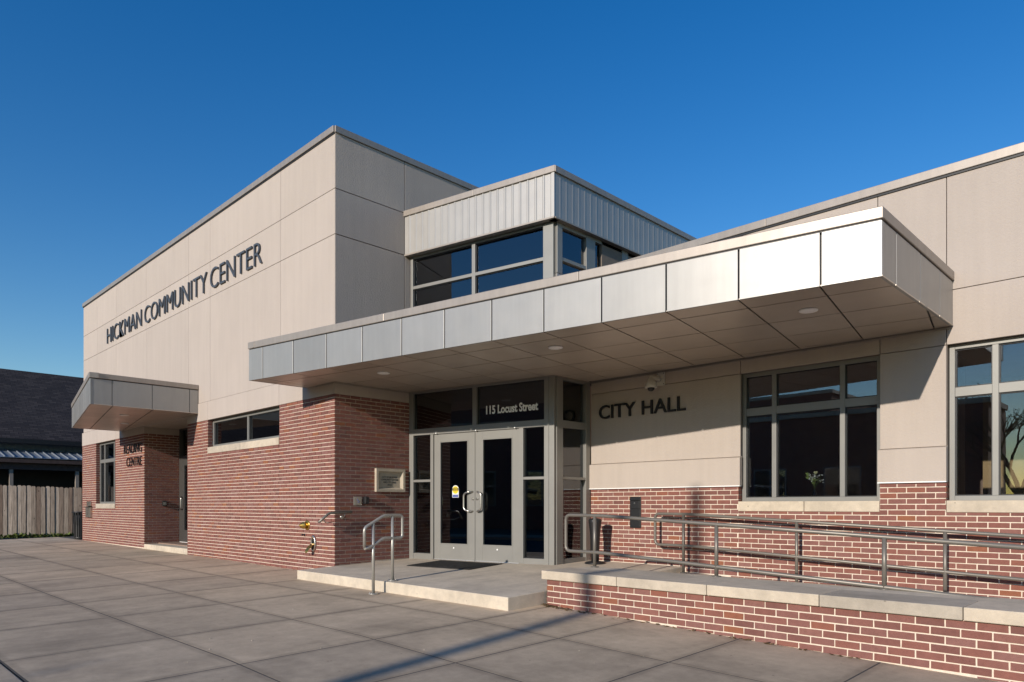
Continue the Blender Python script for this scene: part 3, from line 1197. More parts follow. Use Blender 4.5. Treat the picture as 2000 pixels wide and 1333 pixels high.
for u0, u1 in ((.075, 1.385), (1.455, 2.79)):
    for v0, v1 in ((4.873, 5.36), (4.328, 4.817), (3.728, 4.272)):
        MB().fbox(SF, u0 - .004, u1 + .004, v0 - .004, v1 + .004, -.02, -.012).build('pane', 'darkglass', clere)
        g = MB()
        for q in ((u0, u0 + .012, v0, v1), (u1 - .012, u1, v0, v1), (u0 + .012, u1 - .012, v0, v0 + .012), (u0 + .012, u1 - .012, v1 - .012, v1)):
            g.fbox(SF, *q, -.011, .004)
        g.build('gasket', 'black', clere)
for a, b in ((2.29, 2.89), (3.13, 3.88), (4.06, 4.8), (5.0, 5.7), (5.9, 6.6)):
    for v0, v1 in ((4.875, 5.34), (4.6, 4.82)):
        MB().fbox(SG, a - .004, b + .004, v0 - .004, v1 + .004, -.06, -.052).build('pane', 'darkglass', clere)
MB().fbox(SG, 2.17, 8.0, 3.3, 4.595, -.1, -.002).build('wall', 'siding', B)

# ------------------------------------------------------------------ canopies
def clip(poly, a, b):
    """keep the part of poly left of a->b"""
    out = []
    n = len(poly)
    for i in range(n):
        p, q = poly[i], poly[(i + 1) % n]
        sp = (b[0] - a[0]) * (p[1] - a[1]) - (b[1] - a[1]) * (p[0] - a[0])
        sq = (b[0] - a[0]) * (q[1] - a[1]) - (b[1] - a[1]) * (q[0] - a[0])
        if sp >= 0:
            out.append(p)
        if sp * sq < 0:
            t = sp / (sp - sq)
            out.append((p[0] + (q[0] - p[0]) * t, p[1] + (q[1] - p[1]) * t))
    return out


def canopy(A, Bp, back_y, z0, z1, zc, fjoints, rows, end_joints_r, end_joints_l, lights, inside, mid=()):
    A, Bp = Vector((A[0], A[1], 0)), Vector((Bp[0], Bp[1], 0))
    d = (Bp - A).normalized()
    L = (Bp - A).length
    out = Vector((d.y, -d.x, 0))
    fr = Fr(A, d, out)
    frR = Fr((Bp.x, Bp.y, 0), (0, 1, 0), (1, 0, 0))
    frL = Fr((A.x, A.y, 0), (0, -1, 0), (-1, 0, 0))
    LR = back_y[1] - Bp.y
    LL = back_y[0] - A.y
    e = 0.03
    outline = [(A.x, A.y), (Bp.x, Bp.y), (Bp.x, back_y[1]), *mid, (A.x, back_y[0])]
    inner = [(A.x + .03, A.y + .035), (Bp.x - .03, Bp.y + .035), (Bp.x - .03, back_y[1] - .002), *mid, (A.x + .03, back_y[0] - .002)]
    cn = MB().prism(inner, z0 + 0.02, z1 - .03).build('canopy', 'black', B)
    js = [0.0] + [j for j in fjoints if 0.05 < j < L - 0.05] + [L]
    for a, b in zip(js[:-1], js[1:]):
        g0 = 0.0 if a == 0 else .008
        g1 = 0.0 if b == L else .008
        MB().fbox(fr, a + g0, b - g1, z0, zc - .012, -e, random.uniform(-.0012, .0012), random.random()).build('fascia_panel', 'fascia', cn, bevel=0.003)
    ejs = [0.028] + list(end_joints_r) + [LR]
    for a, b in zip(ejs[:-1], ejs[1:]):
        MB().fbox(frR, a + .006, b - .006, z0, zc - .012, -e, random.uniform(-.001, .001) - .003).build('fascia_panel', 'fascia', cn, bevel=0.003)
    ejs = [-LL] + [-x for x in end_joints_l] + [-0.028]
    for a, b in zip(ejs[:-1], ejs[1:]):
        MB().fbox(frL, a + .006, b - .006, z0, zc - .012, -e, -.003).build('fascia_panel', 'fascia', cn, bevel=0.003)
    k = 3 if L > 6 else 2
    for i in range(k):
        MB().fbox(fr, i * L / k + .001 - (.012 if i == 0 else 0), (i + 1) * L / k - .001 + (.012 if i == k - 1 else 0), zc, z1, -.16, .014).build('coping', 'coping', cn, bevel=0.008)
    MB().fbox(frR, 0.004, LR, zc + .002, z1 - .003, -.16, .0115).build('coping', 'coping', cn, bevel=0.008)
    MB().fbox(frL, -LL, -0.004, zc + .002, z1 - .003, -.16, .0115).build('coping', 'coping', cn, bevel=0.008)
    MB().fbox(fr, 0.01, L - .01, zc - .011, zc - .001, -.1, -.004).build('reveal', 'black', cn)
    # soffit panels on the canopy's own grid
    us = sorted([-6 * .756 + fjoints[0] + .756 * q for q in range(40)])
    rws = [-.002] + rows
    rin = [Vector((-out.x, -out.y, 0))][0]
    for a, b in zip(us[:-1], us[1:]):
        for r0, r1 in zip(rws[:-1], rws[1:]):
            gp = .009
            quad = [A + d * (a + gp) + rin * (r0 + gp), A + d * (b - gp) + rin * (r0 + gp), A + d * (b - gp) + rin * (r1 - gp), A + d * (a + gp) + rin * (r1 - gp)]
            pl_ = [(p.x, p.y) for p in quad]
            for i in range(len(outline)):
                pl_ = clip(pl_, outline[i], outline[(i + 1) % len(outline)])
                if len(pl_) < 3:
                    break
            if len(pl_) < 3:
                continue
            cx = sum(p[0] for p in pl_) / len(pl_)
            cy = sum(p[1] for p in pl_) / len(pl_)
            if inside(cx, cy):
                continue
            ar = abs(sum(pl_[i][0] * pl_[(i + 1) % len(pl_)][1] - pl_[(i + 1) % len(pl_)][0] * pl_[i][1] for i in range(len(pl_)))) / 2
            if ar < 0.004:
                continue
            MB().prism(pl_, z0 + .002 + random.uniform(0, .0015), z0 + .014, random.random()).build('soffit_panel', 'soffit', cn)
    for (lx, ly) in lights:
        t = MB()
        c = Vector((lx, ly, z0))
        t.lathe(c, [(.088, -.006), (.088, .001)], 24)
        ring = MB().lathe(c, [(.058, -.016), (.092, -.012), (.096, .001), (.062, .002), (.060, -.007)], 24)
        ring.build('downlight', 'vinyl', cn)
        MB().lathe(c, [(.058, -.0055), (.05, .0)], 20).build('lamp_lens', 'steel', cn)
    return cn


fj = [.362 + .757 * k for k in range(12)]
canopy((-.895, -1.041), (8.163, .558), (-.003, 2.997), 2.98, 3.60, 3.492, fj, [.372, 1.105, 1.84, 2.575, 3.31, 4.05, 4.8], [.41, 1.172, 1.90], [.5],
       [(7.26, 1.19), (4.257, .637), (1.235, .101)], lambda x, y: (x < 0.0 and y > .12) or (y > 1.564 + .199 * x + .45 and x < 2.75), [(0.02, 2.9)])
canopy((-10.88, -1.185), (-5.614, -2.123), (-.003, -.003), 2.97, 3.606, 3.497, [.05 + .757 * k for k in range(8)], [.41, 1.17, 1.93, 2.69, 3.4], [.405, 1.17, 1.935], [.6],
       [(-7.0, -1.08), (-8.75, -.55)], lambda x, y: False)
# white trim bead where soffit meets wall
tb = MB()
tb.fbox(CH, 2.962, 8.15, 2.955, 2.972, -.01, .012)
tb.fbox(RT, 0.0, 1.56, 2.955, 2.972, -.01, .012)
tb.fbox(F0, -.6, 0.012, 2.955, 2.9715, -.01, .0125)
tb.fbox(SF, 0.0, 3.01, 2.972, 2.981, .04, .066)
tb.fbox(SS, 2.16, 3.0, 2.972, 2.981, -.01, .012)
tb.build('trim_bead', 'coping', B)

# ------------------------------------------------------------------ reading-centre recess: door
rd = MB()
rd.fbox(F0, -9.09, -9.0, -.03, 2.975, -.98, -.86)
rd.fbox(F0, -7.95, -7.85, -.03, 2.975, -.98, -.86)
rd.fbox(F0, -9.0, -7.95, 2.15, 2.25, -.98, -.865)
rd.fbox(F0, -9.0, -7.95, 2.93, 2.975, -.98, -.865)
rd.fbox(F0, -7.85, -6.25, -.03, .1, -.98, -.865)
rd.fbox(F0, -7.85, -6.25, 2.93, 2.975, -.98, -.865)
rs = rd.build('storefront', 'darkdoor', B)
MB().fbox(F0, -9.0, -7.95, 2.25, 2.93, -.93, -.922).build('pane', 'darkglass', rs)
MB().fbox(F0, -7.85, -6.25, .1, 2.93, -.93, -.922).build('pane', 'darkglass', rs)
leaf_door(-8.995, -7.96, (-8.72, -8.2, .3, 2.0), -8.9, .12, Fr((0, .88, 0), (1, 0, 0), (0, -1, 0)), -.02, 2.145, 'darkdoor')
MB().box(-9.09, -6.245, 0.02, .86, 2.956, 2.97).build('ceiling_panel', 'soffit', B)
MB().box(-6.26, -5.96, .3, 1.3, -.6, 2.785).build('wall', 'joint', B)

# ------------------------------------------------------------------ interiors seen through the glass
inn = MB()
inn.box(2.97, XR - .32, 3.32, 11.6, -.1, 0.0)
inn.box(0.02, 2.95, 2.35, 11.6, -.1, -0.004)
inn.box(-14.2, -.32, .34, 11.6, -.1, -0.008)
inn.build('interior_floor', 'infloor', B)
inn = MB()
inn.box(2.97, XR - .32, 3.32, 11.6, 2.86, 2.95)
inn.box(-14.2, -.32, 1.4, 11.6, 2.95, 3.1)
inn.box(-14.2, -9.12, .32, 1.4, 2.95, 3.1)
inn.box(-6.2, -.32, .32, 1.4, 2.95, 3.1)
inn.build('interior_ceiling', 'indark', B)
inn = MB()
inn.box(7.82, 7.96, 3.34, 4.5, 0, 2.86)
inn.box(0.0, 2.9, 7.4, 7.5, 0, 5.9)
inn.build('interior_wall', 'inwall', B)
inn = MB()
inn.box(2.97, 7.76, 7.3, 7.4, 0, 2.86)
inn.box(2.98, 3.06, 3.4, 7.3, 0, 2.86)
inn.box(-14.2, -.32, 4.4, 4.5, 0, 2.95)
inn.box(0.02, .06, 1.9, 7.4, 0, 5.9)
inn.box(2.86, 2.94, 3.32, 7.4, 0, 4.5)
inn.build('interior_wall', 'indark', B)
wp = MB().box(7.77, XR - .33, 6.5, 6.62, 0, 2.86).build('interior_wall', 'wood', B, label='maple panelled interior wall')

# ------------------------------------------------------------------ wall signs
F0L = Fr((0, 0.0, 0), (1, 0, 0), (0, -1, 0))
s1 = thing('wall_sign', (-7.3, 0, 5.5), 'large slate letters reading HICKMAN COMMUNITY CENTER high on the beige wall', 'sign')
for wd, a, b in (('HICKMAN', -12.09, -9.225), ('COMMUNITY', -8.99, -5.11), ('CENTER', -4.92, -2.55)):
    letters(F0L, wd, a, b, 5.555, 5.975, 0.004, 0.034, 'slate', s1, bold=-0.014)
s2 = thing('wall_sign', (3.95, 3.0, 2.3), 'black letters reading CITY HALL on the stucco beside the entrance doors', 'sign')
for wd, a, b in (('CITY', 3.15, 3.854), ('HALL', 3.978, 4.741)):
    letters(CH, wd, a, b, 2.352, 2.568, 0.004, 0.03, 'letterblack', s2, bold=0.006)
s3 = thing('wall_sign', (-9.9, 0, 1.98), 'black letters reading READING CENTRE on brick under the small canopy', 'sign')
letters(F0L, 'READING', -10.64, -9.235, 2.335, 2.565, 0.003, 0.02, 'letterblack', s3, bold=-0.012)
letters(F0L, 'CENTRE', -10.42, -9.235, 1.99, 2.22, 0.003, 0.02, 'letterblack', s3, bold=-0.012)

# dedication plaque
pq = thing('dedication_plaque', (0.03, 1.09, 1.19), 'cast stone dedication plaque with recessed lettered panel set in the brick', 'plaque')
q = MB()
y0, y1, z0, z1 = .783, 1.394, 1.186, 1.588
i0, i1, j0, j1 = y0 + .045, y1 - .045, z0 + .045, z1 - .045
b0, b1, c0_, c1_ = i0 + .035, i1 - .035, j0 + .03, j1 - .03
OUTD, IND = .055, .008
for u0, u1, v0, v1 in ((y0, i0, z0, z1), (i1, y1, z0, z1), (i0, i1, z0, j0), (i0, i1, j1, z1)):
    q.fbox(RT, u0, u1, v0, v1, -.01, OUTD)
def P4(a, b, c, d):
    q.poly([RT.P(*a), RT.P(*b), RT.P(*c), RT.P(*d)])
P4((i0, j0, OUTD), (b0, c0_, IND), (b0, c1_, IND), (i0, j1, OUTD))
P4((b1, c0_, IND), (i1, j0, OUTD), (i1, j1, OUTD), (b1, c1_, IND))
P4((i0, j0, OUTD), (i1, j0, OUTD), (b1, c0_, IND), (b0, c0_, IND))
P4((b0, c1_, IND), (b1, c1_, IND), (i1, j1, OUTD), (i0, j1, OUTD))
q.build('frame', 'stone', pq)
MB().fbox(RT, b0 - .01, b1 + .01, c0_ - .01, c1_ + .01, -.012, IND).build('panel', 'stone', pq)
for tx, hw, zz in (('CITY OF HICKMAN', .155, 1.43), ('COMMUNITY CENTER', .185, 1.385), ('AND CITY HALL', .135, 1.34), ('2016', .045, 1.295)):
    letters(RT, tx, 1.088 - hw, 1.088 + hw, zz, zz + .028, IND + .0005, IND + .003, 'letterblack', pq, 'inscription', joined=True)

# ------------------------------------------------------------------ wall fixtures near the entrance
t = thing('door_button', (0.0, .434, .95), 'square steel accessible door push plate on the brick return wall', 'button')
MB().fbox(RT, .356, .512, .95, 1.10, -.012, .02).build('plate', 'steel', t, bevel=0.006)
wc = MB()
wc.tube([RT.P(.425, 1.065, .0215), RT.P(.428, 1.03, .0215), RT.P(.455, 1.028, .0215), RT.P(.465, 1.0, .0215)], .004, 6)
wc.tube(arc(RT.P(.432, 1.012, .0215), .018, -2.6, 0.6, RT.u, (0, 0, 1), 8), .003, 6)
wc.build('wheelchair_symbol', 'stickblue', t)
t = thing('key_box', (0.0, .58, .97), 'small black box beside the accessible push plate on the brick', 'key box')
MB().fbox(RT, .545, .625, .972, 1.10, -.012, .075).build('case', 'blackmetal', t, bevel=0.012)
MB().fbox(RT, .555, .615, 1.0, 1.085, .0745, .082).build('lid', 'blackmetal', t, bevel=0.004)

t = thing('wall_handrail', (0.1, .1, .65), 'short grey handrail bracketed to the brick corner beside the step', 'handrail')
hr = rounded_path([(0.09, -.345, .675), (0.09, -.15, .828), (0.09, .27, .84)], .05)
MB().tube(hr, .021, 12).build('rail', 'rail', t)
for yy, zz in ((.14, .825),):
    MB().tube(rounded_path([(-.01, yy, zz - .07), (.06, yy, zz - .07), (.09, yy, zz - .015)], .03), .008, 8).build('bracket', 'steel', t)
    MB().lathe((-.01, yy, zz - .07), [(.035, 0), (.035, .018), (.02, .024)], 14, (1, 0, 0)).build('rosette', 'steel', t)
MB().tube(rounded_path([(-.03, .004, .68), (.0, -.16, .66), (.085, -.26, .72)], .05), .009, 8).build('bracket', 'steel', t)

t = thing('hose_outlet', (-.90, 0, .55), 'round brass hose outlet standing out of the front brick wall', 'valve')
c = Vector((-.885, 0.004, .605))
MB().lathe(c, [(.085, 0), (.088, .008), (.08, .016), (.05, .02)], 24, (0, -1, 0)).build('flange', 'brass', t)
MB().lathe(c, [(.055, .018), (.055, .06), (.062, .062), (.062, .085), (.045, .09), (.045, .12), (.02, .122), (.02, .15), (.008, .152)], 20, (0, -1, 0)).build('cap', 'brass', t)
t = thing('drain_outlet', (-.65, 0, .2), 'oval metal drain spout with lamb tongue lip low on the front brick wall', 'drain')
ring = MB()
pth = [Vector((-.66 + .062 * math.cos(a), -.012, .30 + .125 * math.sin(a))) for a in [2 * math.pi * k / 20 for k in range(21)]]
ring.tube(pth, .018, 8, False).build('ring', 'steel', t)
MB().lathe((-.66, .004, .325), [(.055, 0), (.05, .01)], 18, (0, -1, 0)).build('mouth', 'blackmetal', t)
lip = MB()
prof = [(-.66, -.02, .30, .05), (-.665, -.06, .27, .052), (-.675, -.10, .225, .055), (-.685, -.13, .175, .045), (-.69, -.135, .15, .02)]
for (x, y, z, h), (x2, y2, z2, h2) in zip(prof[:-1], prof[1:]):
    lip.hexa([Vector((x - h, y, z - .012)), Vector((x + h, y, z - .012)), Vector((x2 + h2, y2, z2 - .012)), Vector((x2 - h2, y2, z2 - .012)),
              Vector((x - h, y, z)), Vector((x + h, y, z)), Vector((x2 + h2, y2, z2)), Vector((x2 - h2, y2, z2))])
lip.build('lip', 'brass', t)
t = thing('hose_bib', (-.98, 0, .42), 'tiny black tap stub on the brick below the brass outlet', 'tap')
MB().lathe((-.97, .004, .44), [(.02, 0), (.02, .01), (.011, .012), (.011, .045), (.018, .047), (.018, .06)], 12, (0, -1, 0)).build('stub', 'blackmetal', t)

t = thing('drop_box', (3.85, 3.0, .6), 'black metal payment drop box let into the brick under the stucco', 'drop box')
MB().fbox(CH, 3.752, 3.952, .598, 1.085, -.02, .018).build('case', 'blackmetal', t, bevel=0.005)
MB().fbox(CH, 3.765, 3.935, .90, 1.02, .0175, .028).build('door', 'blackmetal', t, bevel=0.004)
MB().fbox(CH, 3.765, 3.935, .615, .885, .0175, .023).build('front', 'blackmetal', t, bevel=0.003)
MB().fbox(CH, 3.76, 3.945, 1.03, 1.05, .0175, .04).build('slot_hood', 'blackmetal', t, bevel=0.003)
MB().lathe(CH.P(3.85, .985, .028), [(.012, 0), (.012, .008)], 10, (0, -1, 0)).build('lock', 'steel', t)

t = thing('security_camera', (4.2, 2.9, 2.75), 'white dome security camera on a wall arm under the canopy', 'camera')
MB().fbox(CH, 4.245, 4.385, 2.765, 2.965, .0, .02).build('mount_plate', 'white', t, bevel=0.006)
MB().tube(rounded_path([CH.P(4.30, 2.86, .01), CH.P(4.28, 2.875, .13), CH.P(4.27, 2.865, .2), CH.P(4.27, 2.83, .21)], .05), 0.035, 12).build('arm', 'white', t)
cc = CH.P(4.27, 2.70, .21)
MB().lathe(cc, [(.088, .012), (.092, .02), (.088, .045), (.082, .09), (.06, .115), (.045, .135), (.04, .15)], 24).build('housing', 'white', t)
MB().lathe(cc, [(.01, -.04), (.035, -.03), (.05, -.01), (.054, .012)], 20).build('dome', 'blackmetal', t)
for a, b in ((4.26, 2.945), (4.37, 2.945), (4.37, 2.785)):
    MB().lathe(CH.P(a, b, .02), [(.007, 0), (.006, .004)], 8, (0, -1, 0)).build('screw', 'black', t)

t = thing('ash_receptacle', (3.35, 2.62, .02), 'black slim ash receptacle on a round base by the city hall brick corner', 'ash can')
zb = zplat(0, 2.62)
MB().lathe((3.35, 2.62, zb), [(.165, 0), (.165, .012), (.14, .03), (.07, .045)], 24).build('base', 'blackmetal', t)
MB().lathe((3.35, 2.62, zb), [(.062, .04), (.068, .2), (.082, .5), (.10, .64), (.105, .68), (.095, .70), (.03, .72)], 24).build('body', 'blackmetal', t)

# door mat
t = thing('door_mat', (1.6, 1.2, 0), 'dark ribbed rubber mat lying on the platform before the doors', 'mat')
mp = [(1.02, .70), (2.32, .88), (2.16, 1.74), (.86, 1.56)]
MB().prism(mp, lambda x, y: zplat(x, y) + .001, lambda x, y: zplat(x, y) + .010).build('base', 'mat', t)
a_, b_, d_ = Vector((*mp[0], 0)), Vector((*mp[1], 0)), Vector((*mp[3], 0))
rb = MB()
for k in range(44):
    t0, t1 = (k + .1) / 44, (k + .6) / 44
    qd = [a_.lerp(b_, t0) + (d_ - a_) * .02, a_.lerp(b_, t1) + (d_ - a_) * .02, a_.lerp(b_, t1) + (d_ - a_) * .98, a_.lerp(b_, t0) + (d_ - a_) * .98]
    rb.prism([(p.x, p.y) for p in qd], lambda x, y: zplat(x, y) + .009, lambda x, y: zplat(x, y) + .014)
rb.build('ribs', 'mat', t, 'stuff')

# free-standing step railing
t = thing('step_railing', (2.397, -.72, -.22), 'short satin grey handrail loop on two posts straddling the entrance step', 'railing')
X = 2.397
zf = zg(X, -.874)
zr = zplat(X, -.567)
loop = [(X, -1.011, .40), (X, -1.011, .655), (X, -.703, .815), (X, -.405, .815), (X, -.405, .505), (X, -.71, .515), (X, -.92, .40), (X, -1.011, .385)]
pth = rounded_path(loop, .05)
MB().tube(pth, .0205, 12).build('rail', 'railbright', t)
for yy, zz, zt in ((-.874, zf, .72), (-.567, zr, .80)):
    MB().tube([(X, yy, zz + .005), (X, yy, zt)], .0205, 12).build('post', 'railbright', t)
    MB().lathe((X, yy, zz), [(.065, 0), (.065, .01), (.03, .016)], 16).build('base_flange', 'railbright', t)
    bl = MB()
    for a in range(4):
        bl.lathe((X + .048 * math.cos(a * 1.571 + .6), yy + .048 * math.sin(a * 1.571 + .6), zz + .01), [(.009, 0), (.009, .012)], 6)
    bl.build('bolts', 'steel', t)

# ------------------------------------------------------------------ low brick wall in front of the ramp
LW = thing('low_brick_wall', (7, .15, -.3), 'low brick wall with pale cast stone coping edging the access ramp', 'wall')
LF = Fr((0, -.062, 0), (1, 0, 0), (0, -1, 0))
cr = MB().fbox(LF, 4.738, 12.6, -.7, .088, -.45, -.008)
cw_ = cr.build('core', 'mortar', LW)
LE = Fr((4.732, -.062, 0), (0, -1, 0), (-1, 0, 0))
brick_field(LF, 4.73, 12.6, lambda u: zg(u, -.06) + .003, .082, [], 'low', anchor=.082 - .062, phase=4.73)
brick_field(LE, -.45, 0.0, lambda u: zg(4.73, 0), .082, [], 'low', anchor=.082 - .062, phase=0.0)
flush_bricks({'low': cw_}, 300)
cj = [4.68, 5.755, 6.81, 7.866, 8.92, 9.97, 11.02, 12.6]
for i, (a, b) in enumerate(zip(cj[:-1], cj[1:])):
    MB().box(a + .003, b - .003, -.102, .418, .09, .19, (.75, .62, .8, .18, .86, .5, .6)[i]).build('coping_stone', 'stone', LW, bevel=0.006)

# ramp railings
def ramp_rail(y, label, wallside):
    t = thing('ramp_railing', (6.5, y, 0), label, 'railing')
    def zt(x):
        return .822 - .05 * max(0, x - 4.9)
    xl = 4.345 if not wallside else 4.33
    drop = .455
    xe = 13.5
    top = [(xe, y, zt(xe)), (4.9, y, zt(4.9)), (xl, y, zt(4.9) + .004)]
    low = [(xl, y, zt(4.9) - drop), (4.9, y, zt(4.9) - drop), (xe, y, zt(xe) - drop)]
    MB().tube(rounded_path(top + low, .075, 6), .0212, 12).build('rail', 'rail', t)
    for px in (4.81, 6.458, 8.125, 9.79, 11.45):
        zb_ = .184 if not wallside else zramp(px)
        MB().tube([(px, y, zb_ - .01), (px, y, zt(px) - .004)], .0212, 12).build('post', 'rail', t)
        MB().lathe((px, y, zb_), [(.05, 0), (.05, .008), (.024, .012)], 14).build('base_flange', 'rail', t)


ramp_rail(.74, 'taupe pipe railing on the kerb behind the low brick wall', False)
ramp_rail(2.815, 'taupe pipe railing along the ramp close to the city hall wall', True)

# ------------------------------------------------------------------ flower vase behind the city hall window
t = thing('flower_vase', (6.50, 3.28, 1.05), 'clear glass bud vase with a pale rose and white sprigs on the window ledge', 'vase')
MB().box(5.62, 7.34, 3.2, 3.42, 1.0, 1.05).build('window_ledge', 'inwall', B)
vx, vy, vz = 6.50, 3.285, 1.05
MB().lathe((vx, vy, vz), [(.02, 0), (.032, .005), (.033, .03), (.022, .075), (.015, .10), (.014, .15), (.019, .155)], 16).build('glass', 'clear', t)
sm_ = MB()
fm = MB()
lm = MB()
rng = random.Random(3)
tips = []
for k in range(9):
    tx, ty, tz = vx + rng.uniform(-.085, .085), vy + rng.uniform(-.04, .04), vz + rng.uniform(.2, .30)
    tips.append((tx, ty, tz))
    sm_.tube([(vx, vy, vz + .12), ((vx + tx) / 2, (vy + ty) / 2, vz + .2), (tx, ty, tz)], .0015, 5)
    for q_ in range(6):
        c = Vector((tx, ty, tz)) + Vector((rng.uniform(-.025, .025), rng.uniform(-.02, .02), rng.uniform(-.02, .02)))
        fm.lathe(c, [(.001, -.006), (.006, -.002), (.005, .003), (.001, .006)], 6, rnd=rng.random())
sm_.tube([(vx, vy, vz + .10), (vx + .01, vy - .005, vz + .24), (vx + .018, vy - .01, vz + .315)], .002, 5)
rz = MB()
for lay in range(4):
    for k in range(5):
        a = k * 1.257 + lay * .6
        r1 = .026 - lay * .005
        c = Vector((vx + .018, vy - .01, vz + .315))
        e1 = Vector((math.cos(a), math.sin(a), 0))
        e2 = Vector((-math.sin(a), math.cos(a), 0))
        h = .035
        rz.poly([c + e1 * r1 * .4 - e2 * .008, c + e1 * r1 * .4 + e2 * .008, c + e1 * r1 + e2 * .016 + Vector((0, 0, h * .6)), c + e1 * r1 * .8 + Vector((0, 0, h)), c + e1 * r1 - e2 * .016 + Vector((0, 0, h * .6))], rng.random())
for k in range(16):
    base = Vector((vx, vy, vz + rng.uniform(.16, .24)))
    a = rng.uniform(0, 6.28)
    if k < 9:
        base = Vector((vx - .05 - .012 * (k % 3), vy, vz + .25 + .018 * (k % 5)))
        a = 2.6 + rng.uniform(-.9, .9)
    dv = Vector((math.cos(a), math.sin(a) * .5, rng.uniform(.1, .8))).normalized() * rng.uniform(.04, .065)
    sd_ = dv.cross(Vector((0, 1, 0))).normalized() * .012
    lm.poly([base, base + dv * .5 + sd_, base + dv, base + dv * .5 - sd_], rng.random())
sm_.build('stems', 'leaf', t, 'stuff')
fm.build('sprigs', 'flower', t, 'stuff')
rz.build('rose', 'rose', t)
lm.build('leaves', 'leaf', t, 'stuff')

# ------------------------------------------------------------------ things by the reading centre
t = thing('wall_ash_tray', (-13.8, 0, .6), 'narrow steel ash tray box on the brick by the trash bin', 'ash tray')
MB().fbox(F0, -14.1, -13.62, .59, .90, 0, .06).build('box', 'steel', t, bevel=0.006)
MB().fbox(F0, -14.05, -13.67, .93, 1.07, 0, .04).build('hood', 'steel', t, bevel=0.006)
MB().fbox(F0, -14.14, -13.6, .895, .92, 0, .10).build('tray', 'blackmetal', t, bevel=0.004)
t = thing('card_reader', (-9.09, .48, .93), 'small black card reader on the brick beside the reading centre door', 'card reader')
MB().fbox(RC, .43, .53, .935, 1.065, -.01, .06).build('case', 'blackmetal', t, bevel=0.01)
MB().fbox(RC, .445, .515, .96, 1.04, .0595, .066).build('face', 'steel', t, bevel=0.003)

t = thing('trash_bin', (-15.42, .16, -.13), 'black slatted steel trash bin standing at the building corner by the fence', 'trash bin')
cx, cy, cz = -15.42, .16, zg(-15.2, 0)
MB().lathe((cx, cy, cz), [(.20, .02), (.21, .06), (.2, .08)], 24).build('base', 'blackmetal', t)
MB().lathe((cx, cy, cz), [(.17, .06), (.19, .75), (.18, .76)], 20).build('liner', 'black', t)
for k in range(20):
    a = 2 * math.pi * k / 20
    e1 = Vector((math.cos(a), math.sin(a), 0))
    e2 = Vector((-math.sin(a), math.cos(a), 0))
    sm_ = MB()
    c = Vector((cx, cy, cz))
    pr = [(.205, .03), (.207, .45), (.222, .68), (.25, .86)]
    for (r0, h0), (r1, h1) in zip(pr[:-1], pr[1:]):
        w_ = .02
        A0, A1 = c + e1 * r0 + Vector((0, 0, h0)), c + e1 * r1 + Vector((0, 0, h1))
        sm_.hexa([A0 - e2 * w_ - e1 * .006, A0 + e2 * w_ - e1 * .006, A1 + e2 * w_ - e1 * .006, A1 - e2 * w_ - e1 * .006, A0 - e2 * w_, A0 + e2 * w_, A1 + e2 * w_, A1 - e2 * w_])
    sm_.build('slat', 'blackmetal', t)
MB().tube([Vector((cx + .255 * math.cos(a), cy + .255 * math.sin(a), cz + .865)) for a in [2 * math.pi * k / 24 for k in range(25)]], .016, 8, False).build('rim', 'blackmetal', t)

# ------------------------------------------------------------------ fence and weeds
t = thing('board_fence', (-19, -1.5, -.14), 'weathered grey dog eared board fence behind the trash bin', 'fence')
FX = -19.0
fa_ = R(18)
FD = Vector((math.sin(fa_), math.cos(fa_), 0))
FN = Vector((math.cos(fa_), -math.sin(fa_), 0))


def fpt(off, tt, z):
    return Vector((FX, -.1, 0)) + FD * (tt + .1) + FN * off + Vector((0, 0, z))


rng = random.Random(11)
y = -7.0
zb_ = zg(-19, 0) - .02
while y < 4.5:
    w_ = rng.uniform(.118, .142)
    h = 1.66 - (y + 1.38) * .033 + rng.uniform(-.015, .015)
    tl = rng.uniform(-.012, .012)
    m = MB()
    ear = .03
    prof = [(y + .003, zb_), (y + w_ - .003, zb_), (y + w_ - .003 + tl, h - ear), (y + w_ - .003 - ear + tl, h), (y + .003 + ear + tl, h), (y + .003 + tl, h - ear)]
    rr = rng.random()
    dx = rng.uniform(-.02, .02)
    fa = [fpt(dx + .02, a, b) for a, b in prof]
    ba = [fpt(dx, a, b) for a, b in prof]
    m.poly(fa, rr)
    m.poly(list(reversed(ba)), rr)
    for i in range(6):
        j = (i + 1) % 6
        m.poly([ba[i], ba[j], fa[j], fa[i]], rr)
    m.build('board', 'fence', t)
    y += w_ + (rng.uniform(0, .02) if rng.random() < .3 else 0.002)
for zz in (.25, 1.3):
    MB().hexa([fpt(-.06, -7, zz), fpt(-.014, -7, zz), fpt(-.014, 4.5, zz), fpt(-.06, 4.5, zz), fpt(-.06, -7, zz + .09), fpt(-.014, -7, zz + .09), fpt(-.014, 4.5, zz + .09), fpt(-.06, 4.5, zz + .09)]).build('rail', 'fence', t)
wd = MB()
for k in range(620):
    yy = rng.choice([rng.uniform(-1.4, .9), rng.gauss(-.35, .25), rng.gauss(.45, .12), rng.gauss(-1.0, .2), rng.uniform(-4, 2)])
    wo_ = .05 + abs(rng.gauss(0, .16))
    L = rng.uniform(.05, .17) * (1.3 if rng.random() < .2 else .8)
    a = rng.uniform(0, 6.28)
    dv = Vector((math.cos(a) * .6, math.sin(a) * .6, rng.uniform(.3, 1.1))).normalized() * L
    sv = dv.cross(Vector((0, 0, 1))).normalized() * L * .3
    b0_ = fpt(wo_, yy, zg(-19, 0) - .07)
    up = Vector((0, 0, rng.uniform(0, .07)))
    wd.poly([b0_ + up, b0_ + up + dv * .55 + sv, b0_ + up + dv, b0_ + up + dv * .55 - sv], rng.random())
w_o = wd.build('weeds', 'leaf', None, 'stuff')
